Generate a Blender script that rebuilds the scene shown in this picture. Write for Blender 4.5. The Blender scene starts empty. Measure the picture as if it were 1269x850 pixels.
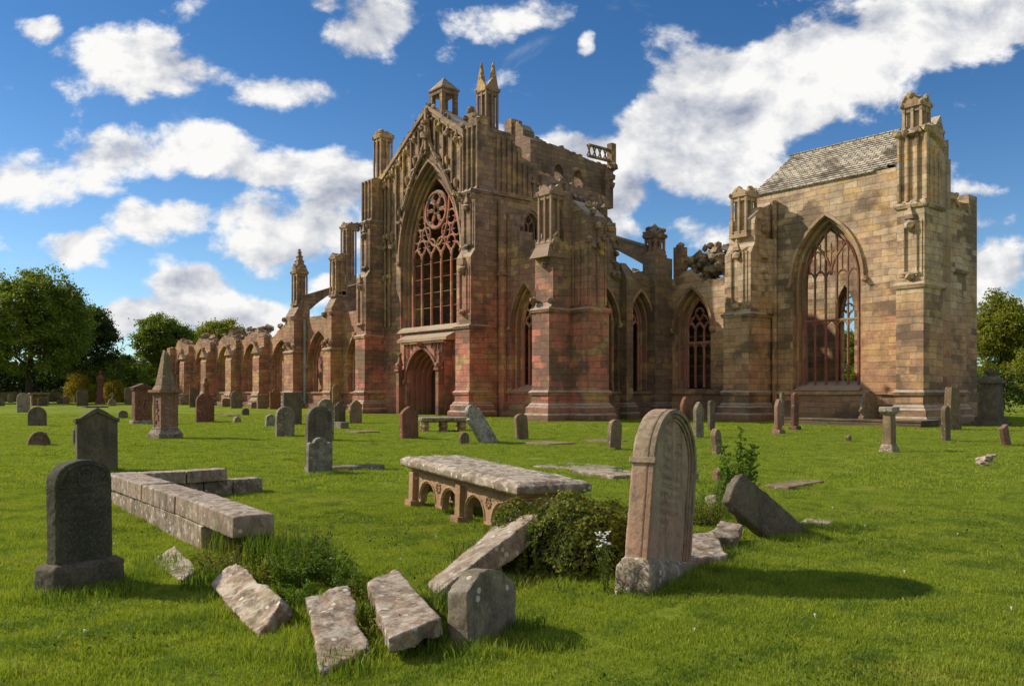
import bpy, bmesh, math, random
import numpy as np
from mathutils import Vector, Matrix, noise
random.seed(7); RNG = np.random.default_rng(11)
SC = bpy.context.scene
COL = SC.collection
F, CX, HY, EH = 1060.0, 634.5, 486.0, 1.6          # focal length, principal column, horizon row (photo pixels), eye height
AZ = math.radians(49.86)
VX, VY = -math.sin(AZ), math.cos(AZ)               # view direction; X = east, Y = north, abbey axis aligned
RX, RY = math.cos(AZ), math.sin(AZ)
def ray(px):
    k = (px - CX) / F
    return VX + k * RX, VY + k * RY
def ground(px, by, z=0.0):                          # point seen at (px, by) standing at height z
    d = F * (EH - z) / (by - HY); x, y = ray(px)
    return Vector((d * x, d * y, z))
def atd(px, d, z=0.0):
    x, y = ray(px); return Vector((d * x, d * y, z))
def zat(py, d): return EH - (py - HY) * d / F
def hnoise(x, y, s, seed=0.0): return noise.noise(Vector((x / s + seed, y / s - seed, seed * 1.7)))
def gh(x, y):                                       # gentle lawn relief
    r = math.hypot(x, y)
    a = min(1.0, max(0.0, (r - 2) / 5)) * 0.05
    return a * hnoise(x, y, 3.5, 3.1) + a * 0.5 * hnoise(x, y, 1.3, 8.2)

# ---------------------------------------------------------------- mesh builder
class MB:
    def __init__(s): s.v = []; s.f = []
    def add(s, vs, fs):
        n = len(s.v); s.v += [tuple(p) for p in vs]; s.f += [tuple(i + n for i in f) for f in fs]; return s
    def box(s, x0, x1, y0, y1, z0, z1):
        return s.add([(x0,y0,z0),(x1,y0,z0),(x1,y1,z0),(x0,y1,z0),(x0,y0,z1),(x1,y0,z1),(x1,y1,z1),(x0,y1,z1)],
                     [(0,3,2,1),(4,5,6,7),(0,1,5,4),(1,2,6,5),(2,3,7,6),(3,0,4,7)])
    def hexa(s, b, t):                               # 4 bottom + 4 top corners
        return s.add(list(b) + list(t), [(0,3,2,1),(4,5,6,7),(0,1,5,4),(1,2,6,5),(2,3,7,6),(3,0,4,7)])
    def frustum(s, cx, cy, z0, z1, wx0, wy0, wx1, wy1):
        f = lambda wx, wy, z: [(cx-wx,cy-wy,z),(cx+wx,cy-wy,z),(cx+wx,cy+wy,z),(cx-wx,cy+wy,z)]
        return s.hexa(f(wx0, wy0, z0), f(max(wx1,.001), max(wy1,.001), z1))
    def prism(s, poly, axis, a, b):                  # poly of (u, z); axis 'y': u = x, extruded a..b along y; axis 'x': u = y
        n = len(poly)
        P = (lambda u, z, w: (u, w, z)) if axis == 'y' else (lambda u, z, w: (w, u, z))
        vs = [P(u, z, a) for u, z in poly] + [P(u, z, b) for u, z in poly]
        fs = [tuple(range(n)), tuple(range(2*n-1, n-1, -1))] + [(i, i+n, (i+1) % n + n, (i+1) % n) for i in range(n)]
        return s.add(vs, fs)
    def ring(s, inner, outer, axis, a, b):           # band between two open outlines with equal counts
        n = len(inner)
        P = (lambda u, z, w: (u, w, z)) if axis == 'y' else (lambda u, z, w: (w, u, z))
        vs = [P(u, z, w) for w in (a, b) for L in (inner, outer) for u, z in L]
        I = lambda w, l, i: w*2*n + l*n + i
        fs = []
        for i in range(n-1):
            fs += [(I(0,0,i), I(0,0,i+1), I(0,1,i+1), I(0,1,i)), (I(1,0,i), I(1,1,i), I(1,1,i+1), I(1,0,i+1)),
                   (I(0,0,i), I(1,0,i), I(1,0,i+1), I(0,0,i+1)), (I(0,1,i), I(0,1,i+1), I(1,1,i+1), I(1,1,i))]
        for i in (0, n-1): fs.append((I(0,0,i), I(0,1,i), I(1,1,i), I(1,0,i)))
        return s.add(vs, fs)
    def tube(s, pts, r, n=6, cap=True):
        pts = [Vector(p) for p in pts]; m = len(pts)
        rr = r if isinstance(r, (list, tuple)) else [r]*m
        base = len(s.v)
        t0 = (pts[1]-pts[0]).normalized()
        up = Vector((0,0,1)) if abs(t0.z) < .9 else Vector((1,0,0))
        A = t0.cross(up).normalized()
        for i, p in enumerate(pts):
            t = (pts[min(i+1,m-1)] - pts[max(i-1,0)])
            if t.length < 1e-9: t = t0.copy()
            t.normalize(); A = (A - t*A.dot(t))
            if A.length < 1e-6: A = t.orthogonal()
            A.normalize(); B = t.cross(A)
            for k in range(n):
                a = 2*math.pi*(k+.5)/n
                s.v.append(tuple(p + (A*math.cos(a) + B*math.sin(a))*rr[i]))
        for i in range(m-1):
            for k in range(n):
                k2 = (k+1) % n
                s.f.append((base+i*n+k, base+i*n+k2, base+(i+1)*n+k2, base+(i+1)*n+k))
        if cap:
            s.f.append(tuple(base+k for k in range(n-1,-1,-1))); s.f.append(tuple(base+(m-1)*n+k for k in range(n)))
        return s
    def bar(s, pts2, axis, w, r, n=6): # tracery bar in plane
        P = (lambda u, z: (u, w, z)) if axis == 'y' else (lambda u, z: (w, u, z))
        return s.tube([P(u, z) for u, z in pts2], r, n)
    def lump(s, c, r, sq=(1,1,1), jit=.35, sub=1):
        vs, fs = ICO[sub]
        o = random.random()*50
        out = []
        for v in vs:
            k = r*(1 + jit*noise.noise(Vector(v)*1.7 + Vector((o,o*.3,-o)))*2)
            out.append((c[0]+v[0]*k*sq[0], c[1]+v[1]*k*sq[1], c[2]+v[2]*k*sq[2]))
        return s.add(out, fs)
    def chunk(s, c, r, flat=.7):
        st = len(s.v); k = [r*random.uniform(.55, 1.1) for _ in range(3)]
        s.hexa([(-k[0],-k[1],-k[2]*flat),(k[0]*.9,-k[1],-k[2]*flat),(k[0],k[1]*.85,-k[2]*flat),(-k[0]*.9,k[1],-k[2]*flat)],
               [(-k[0]*.8,-k[1]*.9,k[2]*flat),(k[0],-k[1]*.8,k[2]*flat*.8),(k[0]*.7,k[1],k[2]*flat),(-k[0],k[1]*.8,k[2]*flat*.7)])
        return s.xf(Matrix.Translation(c) @ Matrix.Rotation(random.uniform(-1.5,1.5), 4, 'Z') @ Matrix.Rotation(random.uniform(-.5,.5), 4, 'X') @ Matrix.Rotation(random.uniform(-.5,.5), 4, 'Y'), st)
    def lathe(s, cx, cy, prof, n=12):
        base = len(s.v); m = len(prof)
        for r, z in prof:
            for k in range(n):
                a = 2*math.pi*k/n; s.v.append((cx+r*math.cos(a), cy+r*math.sin(a), z))
        for i in range(m-1):
            for k in range(n):
                k2 = (k+1) % n; s.f.append((base+i*n+k, base+i*n+k2, base+(i+1)*n+k2, base+(i+1)*n+k))
        s.f.append(tuple(base+(m-1)*n+k for k in range(n))); s.f.append(tuple(base+k for k in range(n-1,-1,-1)))
        return s
    def xf(s, M, start=0):
        for i in range(start, len(s.v)): s.v[i] = tuple(M @ Vector(s.v[i]))
        return s
    def obj(s, name, mat, parent=None, loc=None, smooth=False, bevel=0, recalc=True):
        me = bpy.data.meshes.new(name); me.from_pydata(s.v, [], s.f)
        if recalc:
            bm = bmesh.new(); bm.from_mesh(me); bmesh.ops.recalc_face_normals(bm, faces=bm.faces)
            bm.to_mesh(me); bm.free()
        if smooth: me.polygons.foreach_set('use_smooth', [True]*len(me.polygons))
        me.materials.append(mat)
        o = bpy.data.objects.new(name, me); COL.objects.link(o)
        if parent: o.parent = parent
        if loc is not None: o.location = loc
        if bevel:
            m = o.modifiers.new('bevel', 'BEVEL'); m.width = bevel; m.segments = 2; m.limit_method = 'ANGLE'
        return o
ICO = {}
for _s in (1, 2, 3):
    _b = bmesh.new(); bmesh.ops.create_icosphere(_b, subdivisions=_s, radius=1)
    ICO[_s] = ([tuple(v.co) for v in _b.verts], [tuple(v.index for v in f.verts) for f in _b.faces]); _b.free()
def tag(o, label=None, cat=None, group=None, kind=None):
    if cat and not kind: kind = 'thing'
    for k, v in (('label', label), ('category', cat), ('group', group), ('kind', kind)):
        if v: o[k] = v
    return o
def empty(name, loc=(0,0,0), rot=(0,0,0)):
    o = bpy.data.objects.new(name, None); COL.objects.link(o); o.location = loc; o.rotation_euler = rot
    o.empty_display_size = .2; return o
def erode(o, voxel, strength, size, seed=0, strength2=0, size2=.04):      # worn real edges: voxel remesh and cloud displacement
    r = o.modifiers.new('remesh', 'REMESH'); r.mode = 'VOXEL'; r.voxel_size = voxel; r.use_smooth_shade = True
    sm = o.modifiers.new('soften', 'SMOOTH'); sm.factor = .5; sm.iterations = 2
    for st, sz in ((strength, size), (strength2, size2)):
        if not st: continue
        t = bpy.data.textures.new('worn', 'CLOUDS'); t.noise_scale = sz; t.noise_depth = 3
        d = o.modifiers.new('worn', 'DISPLACE'); d.texture = t; d.strength = st; d.mid_level = .5; d.texture_coords = 'GLOBAL'
    return o

# ---------------------------------------------------------------- node helper
class NT:
    def __init__(s, tree): s.t = tree; s.n = tree.nodes; s.l = tree.links
    def node(s, typ, ins=None, **props):
        n = s.n.new(typ)
        for k, v in props.items(): setattr(n, k, v)
        for k, v in (ins or {}).items():
            sk = n.inputs[k]
            if isinstance(v, bpy.types.NodeSocket): s.l.new(v, sk)
            else: sk.default_value = v
        return n
    def math(s, op, a, b=0.0, c=None, clamp=False):
        ins = {0: a, 1: b}
        if c is not None: ins[2] = c
        return s.node('ShaderNodeMath', ins, operation=op, use_clamp=clamp).outputs[0]
    def mix(s, f, a, b, blend='MIX'):
        n = s.node('ShaderNodeMix', data_type='RGBA', blend_type=blend)
        for k, v in ((0, f), (6, a), (7, b)):
            if isinstance(v, bpy.types.NodeSocket): s.l.new(v, n.inputs[k])
            else: n.inputs[k].default_value = v if k == 0 else (*v[:3], 1)
        return n.outputs[2]
    def noise(s, vec, scale, detail=4, rough=.55, dist=0, out=0):
        return s.node('ShaderNodeTexNoise', {'Vector': vec, 'Scale': scale, 'Detail': detail, 'Roughness': rough, 'Distortion': dist}).outputs[out]
    def ramp(s, fac, stops, interp='LINEAR'):
        n = s.node('ShaderNodeValToRGB', {'Fac': fac}); r = n.color_ramp; r.interpolation = interp
        while len(r.elements) < len(stops): r.elements.new(.5)
        for e, (p, c) in zip(r.elements, stops):
            e.position = p; e.color = (*c, 1) if not isinstance(c, (int, float)) else (c, c, c, 1)
        return n.outputs[0]
    def mapr(s, v, a, b, c=0.0, d=1.0, smooth=True):
        return s.node('ShaderNodeMapRange', {'Value': v, 'From Min': a, 'From Max': b, 'To Min': c, 'To Max': d},
                      interpolation_type='SMOOTHSTEP' if smooth else 'LINEAR').outputs[0]
    def scale(s, vec, sc):
        return s.node('ShaderNodeMapping', {'Vector': vec, 'Scale': sc}).outputs[0]
def material(name):
    m = bpy.data.materials.new(name); m.use_nodes = True; t = NT(m.node_tree)
    b = t.n['Principled BSDF']; b.inputs['Roughness'].default_value = .9; b.inputs['Specular IOR Level'].default_value = .25
    return m, t, b
def srgb(r, g, b):
    f = lambda c: ((c/255)/12.92 if c/255 <= .04045 else (((c/255)+.055)/1.055)**2.4)
    return f(r), f(g), f(b)

def masonry(name, low, high, z_lo=None, z_hi=None, bw=.8, bh=.36, stain=.5, seed=0.0, gain=1.0, streak=.5):
    """coursed rubble blocks, colour per block, weathering and soot; low/high = palettes below / above a soft height band"""
    m, t, b = material(name)
    g = t.node('ShaderNodeNewGeometry'); pos = g.outputs['Position']
    p = t.node('ShaderNodeSeparateXYZ', {0: pos}); nn = t.node('ShaderNodeSeparateXYZ', {0: g.outputs['True Normal']})
    ax = t.math('GREATER_THAN', t.math('ABSOLUTE', nn.outputs[0]), t.math('ABSOLUTE', nn.outputs[1]))
    u = t.math('ADD', t.math('MULTIPLY', p.outputs[0], t.math('SUBTRACT', 1.0, ax)), t.math('MULTIPLY', p.outputs[1], ax))
    wob = t.noise(t.scale(pos, (1,1,.05)), .9, 2)
    wz = t.noise(t.scale(pos, (.3,.3,1)), .55, 2)
    fj = t.noise(pos, 3.2, 3, .6)
    uu = t.math('ADD', u, t.math('ADD', t.math('MULTIPLY', wob, .25), t.math('MULTIPLY', fj, .10))); zz = t.math('ADD', p.outputs[2], t.math('ADD', t.math('MULTIPLY', wz, .5), t.math('MULTIPLY', fj, .07)))
    vec = t.node('ShaderNodeCombineXYZ', {0: t.math('ADD', uu, seed), 1: zz, 2: 0.0}).outputs[0]
    br = t.node('ShaderNodeTexBrick', {'Vector': vec, 'Color1': (0,0,0,1), 'Color2': (1,1,1,1), 'Mortar': (.5,.5,.5,1), 'Scale': 1.0,
        'Mortar Size': .012, 'Mortar Smooth': .3, 'Bias': 0.0, 'Brick Width': bw, 'Row Height': bh}, offset=.45, squash=1.3, squash_frequency=3)
    rnd = br.outputs[0]; mort = br.outputs[1]
    def pal(c):
        n = len(c); mn = [sum(q[k] for q in c)/n for k in range(3)]; c = [tuple(q[k]*.62+mn[k]*.38 for k in range(3)) for q in c]; return t.ramp(rnd, [((i+.5)/n, srgb(*c[i])) for i in range(n)])
    big = t.noise(pos, .22, 3)
    col = pal(low)
    if high:
        h = t.math('ADD', p.outputs[2], t.math('MULTIPLY', t.math('SUBTRACT', big, .5), 7.0))
        col = t.mix(t.mapr(h, z_lo, z_hi), col, pal(high))
    yz = t.math('ADD', t.noise(t.scale(pos, (1,1,1.6)), .45, 4, .6), t.math('MULTIPLY', t.math('SUBTRACT', rnd, .5), .22))
    col = t.mix(t.mapr(yz, .56, .60, 0, .75), col, t.ramp(rnd, [(.2, srgb(158,124,78)), (.8, srgb(176,144,94))]))
    dz_ = t.math('ADD', t.noise(t.scale(pos, (1,1,1.3)), .33, 4, .6, 0), t.math('MULTIPLY', t.math('SUBTRACT', rnd, .5), .15))
    col = t.mix(t.mapr(dz_, .50, .62, 0, .55*stain), col, (.07,.05,.038))
    fine = t.noise(pos, 6.0, 6, .7); mid = t.noise(pos, 1.1, 5, .62)
    col = t.mix(t.mapr(fine, .25, .75, .0, .55), col, t.mix(1.0, col, (.55,.5,.46), 'MULTIPLY'))
    col = t.mix(t.mapr(mid, .35, .7, 0, .42*stain), col, (.09,.065,.05))
    st = t.noise(t.scale(pos, (1.6,1.6,.12)), 1.0, 5, .6)
    col = t.mix(t.mapr(st, .5, .72, 0, streak), col, (.05,.038,.03))
    pale = t.noise(t.scale(pos, (1,1,.8)), 2.3, 5, .65)
    col = t.mix(t.mapr(pale, .58, .74, 0, .30), col, (.36,.30,.20))
    foot_dark = t.mapr(t.math('ADD', p.outputs[2], t.math('MULTIPLY', mid, 2.0)), .7, 2.6, .55, 0)  # masonry colour darker towards the ground
    col = t.mix(foot_dark, col, (.05,.04,.03)); hole = t.noise(pos, 14.0, 3, .6); col = t.mix(t.mapr(hole, .60, .70, 0, .5), col, (.035,.026,.02))
    up = t.mapr(nn.outputs[2], .25, .8)
    col = t.mix(t.math('MULTIPLY', up, t.mapr(t.noise(pos, 3.0, 5, .7), .35, .6, .35, 1.0)), col, (.25,.22,.17))
    col = t.mix(t.math('MULTIPLY', mort, .27), col, (.05,.04,.032))
    hsv = t.node('ShaderNodeHueSaturation', {'Color': col, 'Value': gain, 'Saturation': .95})
    t.l.new(hsv.outputs[0], b.inputs['Base Color'])
    hgt = t.math('ADD', t.math('MULTIPLY', t.math('SUBTRACT', 1.0, mort), .6), t.math('ADD', t.math('MULTIPLY', fine, .5), t.math('MULTIPLY', rnd, .35)))
    bp = t.node('ShaderNodeBump', {'Height': hgt, 'Strength': .9, 'Distance': .05}); t.l.new(bp.outputs[0], b.inputs['Normal'])
    return m
RED = [(170,98,80),(158,88,72),(180,112,90),(140,80,66),(184,124,98),(160,98,86),(162,118,84)]
BROWN = [(132,108,88),(112,90,74),(146,120,98),(124,98,84),(156,128,100),(100,80,68),(142,104,90)]
TAN = [(176,158,130),(160,140,112),(190,170,142),(146,124,98),(170,138,114),(178,152,110),(150,118,98)]
YEL = [(172,134,92),(146,112,80),(184,150,108),(160,112,86),(132,100,72),(178,134,88),(150,100,80)]
GRY = [(140,126,106),(126,114,96),(154,140,116),(118,106,90),(148,130,104)]
M = {}
M['transept'] = masonry('transept sandstone', RED, BROWN, 5.0, 11.0, stain=1.35, gain=1.85)
M['nave'] = masonry('nave sandstone', YEL[:2]+RED[:2]+BROWN[:2], BROWN, 6.0, 10.0, seed=3.3, stain=.8, gain=1.7)
M['presbytery'] = masonry('presbytery sandstone', YEL, TAN, 3.0, 8.0, seed=7.1, stain=1.3, gain=1.85, bh=.34, streak=.3)
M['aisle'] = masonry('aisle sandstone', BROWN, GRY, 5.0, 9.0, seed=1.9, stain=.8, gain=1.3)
M['tower'] = masonry('tower sandstone', BROWN, BROWN, 4.0, 17.0, seed=5.5, stain=.9, gain=1.5)
M['trim'] = masonry('carved sandstone', RED[:2]+BROWN[:4], BROWN+GRY[:2], 4.0, 10.0, bw=3.5, bh=.9, stain=.7, seed=2.2, gain=1.8)
M['trim_tan'] = masonry('carved tan sandstone', YEL[:4]+RED[:2], TAN, 3.0, 9.0, bw=3.5, bh=.9, stain=.55, seed=4.2, gain=1.45)
M['tracery_red'] = masonry('tracery stone', RED, RED[:3]+BROWN[:2], 6.0, 14.0, bw=2.0, bh=1.2, stain=.5, seed=6.2, gain=1.6)

def gravestone_mat(name, base, base2, lichen=.4, lich_col=(.42,.39,.33), dark=.4, spots=True, gain=1.0, moss=.25, inscr=False, red=None):
    m, t, b = material(name)
    tc = t.node('ShaderNodeTexCoord'); pos = t.node('ShaderNodeNewGeometry').outputs['Position']
    oi = t.node('ShaderNodeObjectInfo').outputs['Random']
    n1 = t.noise(pos, 2.2, 6, .65); n2 = t.noise(pos, 11.0, 6, .7); n3 = t.noise(pos, 45.0, 4, .7)
    col = t.mix(t.mapr(n1, .35, .65), srgb(*base), srgb(*base2))
    if red: col = t.mix(t.mapr(t.noise(pos, 1.3, 4, .5), .5, .62, 0, .8), col, srgb(*red))
    col = t.mix(t.mapr(n2, .42, .7, 0, dark), col, (.035,.03,.024)); col = t.mix(t.mapr(n3, .45, .75, 0, .45), col, (.25,.22,.18)); col = t.mix(t.mapr(n3, .3, .5, .4, 0), col, (.05,.042,.034))
    st = t.noise(t.scale(pos, (9,9,.9)), 1.0, 5, .6)
    col = t.mix(t.mapr(st, .48, .7, 0, dark), col, (.04,.034,.026))
    nz = t.node('ShaderNodeSeparateXYZ', {0: t.node('ShaderNodeNewGeometry').outputs['Normal']}).outputs[2]
    li = t.noise(pos, 7.0, 9, .74)
    lf = t.mapr(t.math('ADD', li, t.math('MULTIPLY', t.math('MAXIMUM', nz, 0.0), .07)), .62 - .2*lichen, .78 - .2*lichen, 0, .6)
    col = t.mix(t.math('MULTIPLY', lf, min(1.0, lichen*1.6)), col, lich_col)
    if spots:
        vo = t.node('ShaderNodeTexVoronoi', {'Vector': t.scale(pos, (1,1,1)), 'Scale': 13.0, 'Randomness': 1.0}, feature='F1')
        keep = t.math('GREATER_THAN', t.node('ShaderNodeSeparateColor', {0: vo.outputs['Color']}).outputs[0], 1.0-.45*lichen)
        rim = t.mapr(t.math('ADD', vo.outputs['Distance'], t.math('MULTIPLY', n3, .12)), .30, .36, .8, 0)
        col = t.mix(t.math('MULTIPLY', keep, rim), col, (.50,.47,.40))
    mo = t.math('MULTIPLY', t.mapr(t.noise(pos, 3.1, 5, .7), .5, .65, 0, moss), t.mapr(nz, -.2, .8, .3, 1))
    col = t.mix(mo, col, (.10,.11,.03))
    val = t.math('MULTIPLY', t.math('ADD', .82, t.math('MULTIPLY', oi, .36)), gain)
    hs = t.node('ShaderNodeHueSaturation', {'Color': col, 'Value': val})
    hgt = t.math('ADD', t.math('MULTIPLY', n2, .6), t.math('MULTIPLY', n3, .4))
    out = hs.outputs[0]
    if inscr:                                        # worn, unreadable rows of cut letters on the east face
        ob = t.node('ShaderNodeSeparateXYZ', {0: tc.outputs['Object']})
        vec = t.node('ShaderNodeCombineXYZ', {0: ob.outputs[1], 1: ob.outputs[2]}).outputs[0]
        lb = t.node('ShaderNodeTexBrick', {'Vector': vec, 'Color1': (0,0,0,1), 'Color2': (1,1,1,1), 'Mortar': (0,0,0,1), 'Scale': 1.0,
             'Mortar Size': .010, 'Brick Width': .034, 'Row Height': .075}, offset=.3)
        row = t.math('GREATER_THAN', t.math('FRACT', t.math('DIVIDE', ob.outputs[2], .075)), .45)
        let = t.math('MULTIPLY', t.math('GREATER_THAN', t.noise(t.scale(vec, (60,26,1)), 1.0, 2), .5), row)
        m1 = t.math('MULTIPLY', t.mapr(t.math('ABSOLUTE', ob.outputs[1]), .22, .25, 1, 0), t.mapr(ob.outputs[2], .42, .48))
        m1 = t.math('MULTIPLY', m1, t.mapr(t.noise(pos, 4.0, 3), .4, .55))
        msk = t.math('MULTIPLY', let, m1)
        out = t.mix(t.math('MULTIPLY', msk, .42), out, (.03,.025,.02))
        hgt = t.math('SUBTRACT', hgt, t.math('MULTIPLY', msk, .5))
    t.l.new(out, b.inputs['Base Color'])
    bp = t.node('ShaderNodeBump', {'Height': hgt, 'Strength': .8, 'Distance': .015}); t.l.new(bp.outputs[0], b.inputs['Normal'])
    return m
M['tracery_dark'] = masonry('dark tracery stone', RED[:4]+BROWN[:2], None, bw=2.0, bh=1.2, stain=.5, seed=6.9, gain=1.15)
G = {}
G['dark'] = gravestone_mat('dark weathered sandstone', (108,98,80), (80,72,60), lichen=.2, dark=.5, spots=False, gain=1.2)
G['grey'] = gravestone_mat('grey sandstone', (136,124,104), (102,92,76), lichen=.35, dark=.45, gain=1.3)
G['tan'] = gravestone_mat('tan sandstone', (150,126,96), (120,98,74), lichen=.35, dark=.35)
G['red'] = gravestone_mat('red sandstone', (142,88,68), (112,72,56), lichen=.3, dark=.4)
G['pink'] = gravestone_mat('pink sandstone', (158,118,98), (134,98,80), lichen=.35, dark=.3)
G['white'] = gravestone_mat('lichen whitened stone', (150,142,126), (120,108,92), lichen=.9, dark=.4)
G['slab'] = gravestone_mat('lichened ledger stone', (138,120,100), (110,94,78), lichen=.66, dark=.5, lich_col=(.46,.41,.33), gain=1.35)
G['slabw'] = gravestone_mat('pale lichened slab', (144,120,98), (108,90,74), lichen=.62, dark=.55, lich_col=(.46,.41,.33), gain=1.35)
G['hero'] = gravestone_mat('pink brown headstone', (152,132,108), (128,110,90), lichen=.3, dark=.35, inscr=True, gain=1.4, red=(156,118,98), spots=False)
G['herodark'] = gravestone_mat('near black green headstone', (88,86,66), (66,66,50), lichen=.12, dark=.4, inscr=True, gain=1.0, spots=False)
G['orange'] = gravestone_mat('warm chest tomb stone', (172,138,104), (146,112,82), lichen=.15, dark=.3, gain=1.25)
G['kerb'] = gravestone_mat('kerb coping stone', (158,136,116), (122,104,88), lichen=.6, dark=.5, lich_col=(.46,.41,.33), gain=1.35)

# ---------------------------------------------------------------- camera
cam = bpy.data.cameras.new('camera'); co = bpy.data.objects.new('camera', cam); COL.objects.link(co); SC.camera = co
co.location = (0, 0, EH); co.rotation_euler = (math.pi/2, 0, AZ)
cam.sensor_width = 36; cam.lens = 36*F/1269; cam.clip_end = 6000; cam.clip_start = .05
cam.shift_y = (HY - 425)/1269
cam.dof.use_dof = False

# ---------------------------------------------------------------- light
SUN_EL = math.radians(35)
sx, sy = -.962*RX + .272*VX, -.962*RY + .272*VY     # horizontal direction towards the sun
sl = bpy.data.lights.new('sun', 'SUN'); sl.energy = 5.0; sl.angle = math.radians(.55); sl.color = (1, .90, .75)
so = bpy.data.objects.new('sun', sl); COL.objects.link(so)
sd = Vector((sx*math.cos(SUN_EL), sy*math.cos(SUN_EL), math.sin(SUN_EL)))
so.rotation_euler = sd.to_track_quat('Z', 'Y').to_euler(); so.location = sd*100

W = bpy.data.worlds.new('World'); SC.world = W; W.use_nodes = True
w = NT(W.node_tree); w.n.clear()
sky = w.node('ShaderNodeTexSky', sky_type='NISHITA', sun_disc=False, sun_elevation=SUN_EL,
             sun_rotation=math.atan2(sx, sy), air_density=1.0, dust_density=.35, ozone_density=2.2, altitude=0)
tcw = w.node('ShaderNodeTexCoord').outputs['Generated']
dv = w.node('ShaderNodeVectorMath', {0: tcw, 1: (VX, VY, 0)}, operation='DOT_PRODUCT').outputs['Value']
dr = w.node('ShaderNodeVectorMath', {0: tcw, 1: (RX, RY, 0)}, operation='DOT_PRODUCT').outputs['Value']
dz = w.node('ShaderNodeSeparateXYZ', {0: tcw}).outputs[2]
dvs = w.math('MAXIMUM', dv, .08)
U = w.math('DIVIDE', dr, dvs); Wv = w.math('DIVIDE', dz, dvs)
P2 = w.node('ShaderNodeCombineXYZ', {0: U, 1: Wv, 2: w.math('MULTIPLY', dv, .15)}).outputs[0]
warp = w.node('ShaderNodeVectorMath', {0: w.node('ShaderNodeTexNoise', {'Vector': P2, 'Scale': 5.0, 'Detail': 4.0}).outputs['Color'], 1: (.5,.5,.5)}, operation='SUBTRACT').outputs[0]
warp = w.node('ShaderNodeVectorMath', {0: warp, 1: (.09,.07,0)}, operation='MULTIPLY').outputs[0]
Q = w.node('ShaderNodeVectorMath', {0: P2, 1: warp}, operation='ADD').outputs[0]
Q = w.node('ShaderNodeVectorMath', {0: Q, 1: (1,1,0)}, operation='MULTIPLY').outputs[0]
CLOUDS = [(56,37,34,20,.9),(150,72,68,34,1),(205,100,110,42,1),(330,112,90,30,.95),(110,60,40,34,.9),
 (30,215,80,40,1),(130,205,90,36,1),(240,185,90,40,1),(330,205,80,24,.85),(100,298,50,24,1),(120,285,30,18,.8),(210,268,90,28,1),
 (300,270,70,34,.95),(340,300,80,46,1),(430,235,56,50,1.05),(420,280,60,40,1),(240,362,60,32,1.15),(160,388,50,26,1.05),
 (320,385,50,30,1.05),(220,400,130,34,1),(395,345,40,20,.8),(470,28,60,38,1.1),(615,24,60,26,.9),(690,18,36,16,.7),(726,52,16,20,.9),(400,5,34,12,.7),
 (1250,15,90,46,1.7),(1150,35,110,50,1.7),(1040,72,110,50,1.7),(940,118,100,50,1.7),(860,165,90,48,1.6),(770,192,96,30,1.5),
 (760,240,76,40,1.2),(880,220,90,34,1.2),(960,225,60,26,.7),(640,152,16,12,.7),(520,135,14,12,.7),(860,290,70,26,.9),(760,290,60,30,.8),
 (1240,335,70,44,1.1),(1220,275,44,14,.6),(1205,235,46,14,.45),(1250,385,70,34,1.1),(1230,190,24,8,.35)]
S = None; shade = None
for (px, py, a, b_, wt) in CLOUDS:
    dd = w.node('ShaderNodeVectorMath', {0: Q, 1: ((px-CX)/F, (HY-py)/F, 0)}, operation='SUBTRACT').outputs[0]
    dd = w.node('ShaderNodeVectorMath', {0: dd, 1: (F/a, F/b_, 0)}, operation='MULTIPLY').outputs[0]
    ln = w.node('ShaderNodeVectorMath', {0: dd}, operation='LENGTH').outputs['Value']
    v = w.mapr(ln, 0.1, 1.75, wt, 0)
    S = v if S is None else w.math('SMOOTH_MAX', S, v, .15)
front = w.math('GREATER_THAN', dv, .1)
S = w.math('MULTIPLY', S, front)
N3 = w.node('ShaderNodeVectorMath', {0: P2, 1: (1, 1.35, 1)}, operation='MULTIPLY').outputs[0]
def cl(vec):
    a = w.noise(vec, 7.5, 8, .60, .15); return a
n_a = cl(N3)
n_b = cl(w.node('ShaderNodeVectorMath', {0: N3, 1: (-.018, .028, 0)}, operation='ADD').outputs[0])
dens = w.math('ADD', S, w.math('MULTIPLY', w.math('SUBTRACT', n_a, .5), w.mapr(S, .8, 1.35, 3.0, 1.3)))
wisp = w.noise(w.node('ShaderNodeVectorMath', {0: N3, 1: (2.2, 4.5, 1)}, operation='MULTIPLY').outputs[0], 2.0, 7, .62, .8)
back = w.mapr(w.noise(tcw, 2.6, 8, .6), .40, .54, 0, .95)      # unseen cloud cover behind the view, added as fill light
alpha = w.math('MAXIMUM', w.mapr(dens, .40, .82), w.math('MULTIPLY', w.mapr(wisp, .60, .80, 0, .28), front))
alpha = w.math('MAXIMUM', alpha, w.math('MULTIPLY', back, w.math('SUBTRACT', 1.0, front)))
relief = w.math('MULTIPLY', w.math('SUBTRACT', n_a, n_b), 3.4)
soft = w.noise(N3, 4.2, 4, .5)
lum = w.math('ADD', w.math('ADD', .74, relief), w.math('MULTIPLY', w.math('SUBTRACT', soft, .53), -1.5), clamp=True)
lum = w.math('MULTIPLY', lum, w.mapr(Wv, -.02, .13, .72, 1.0), clamp=True)
ccol = w.mix(lum, srgb(148,158,180), srgb(252,251,249))
skyc = w.node('ShaderNodeVectorMath', {0: sky.outputs[0], 1: (.135,.135,.135)}, operation='MULTIPLY').outputs[0]
hs = w.node('ShaderNodeHueSaturation', {'Color': skyc, 'Saturation': 1.04, 'Value': 1.0, 'Hue': .505}).outputs[0]
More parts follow.
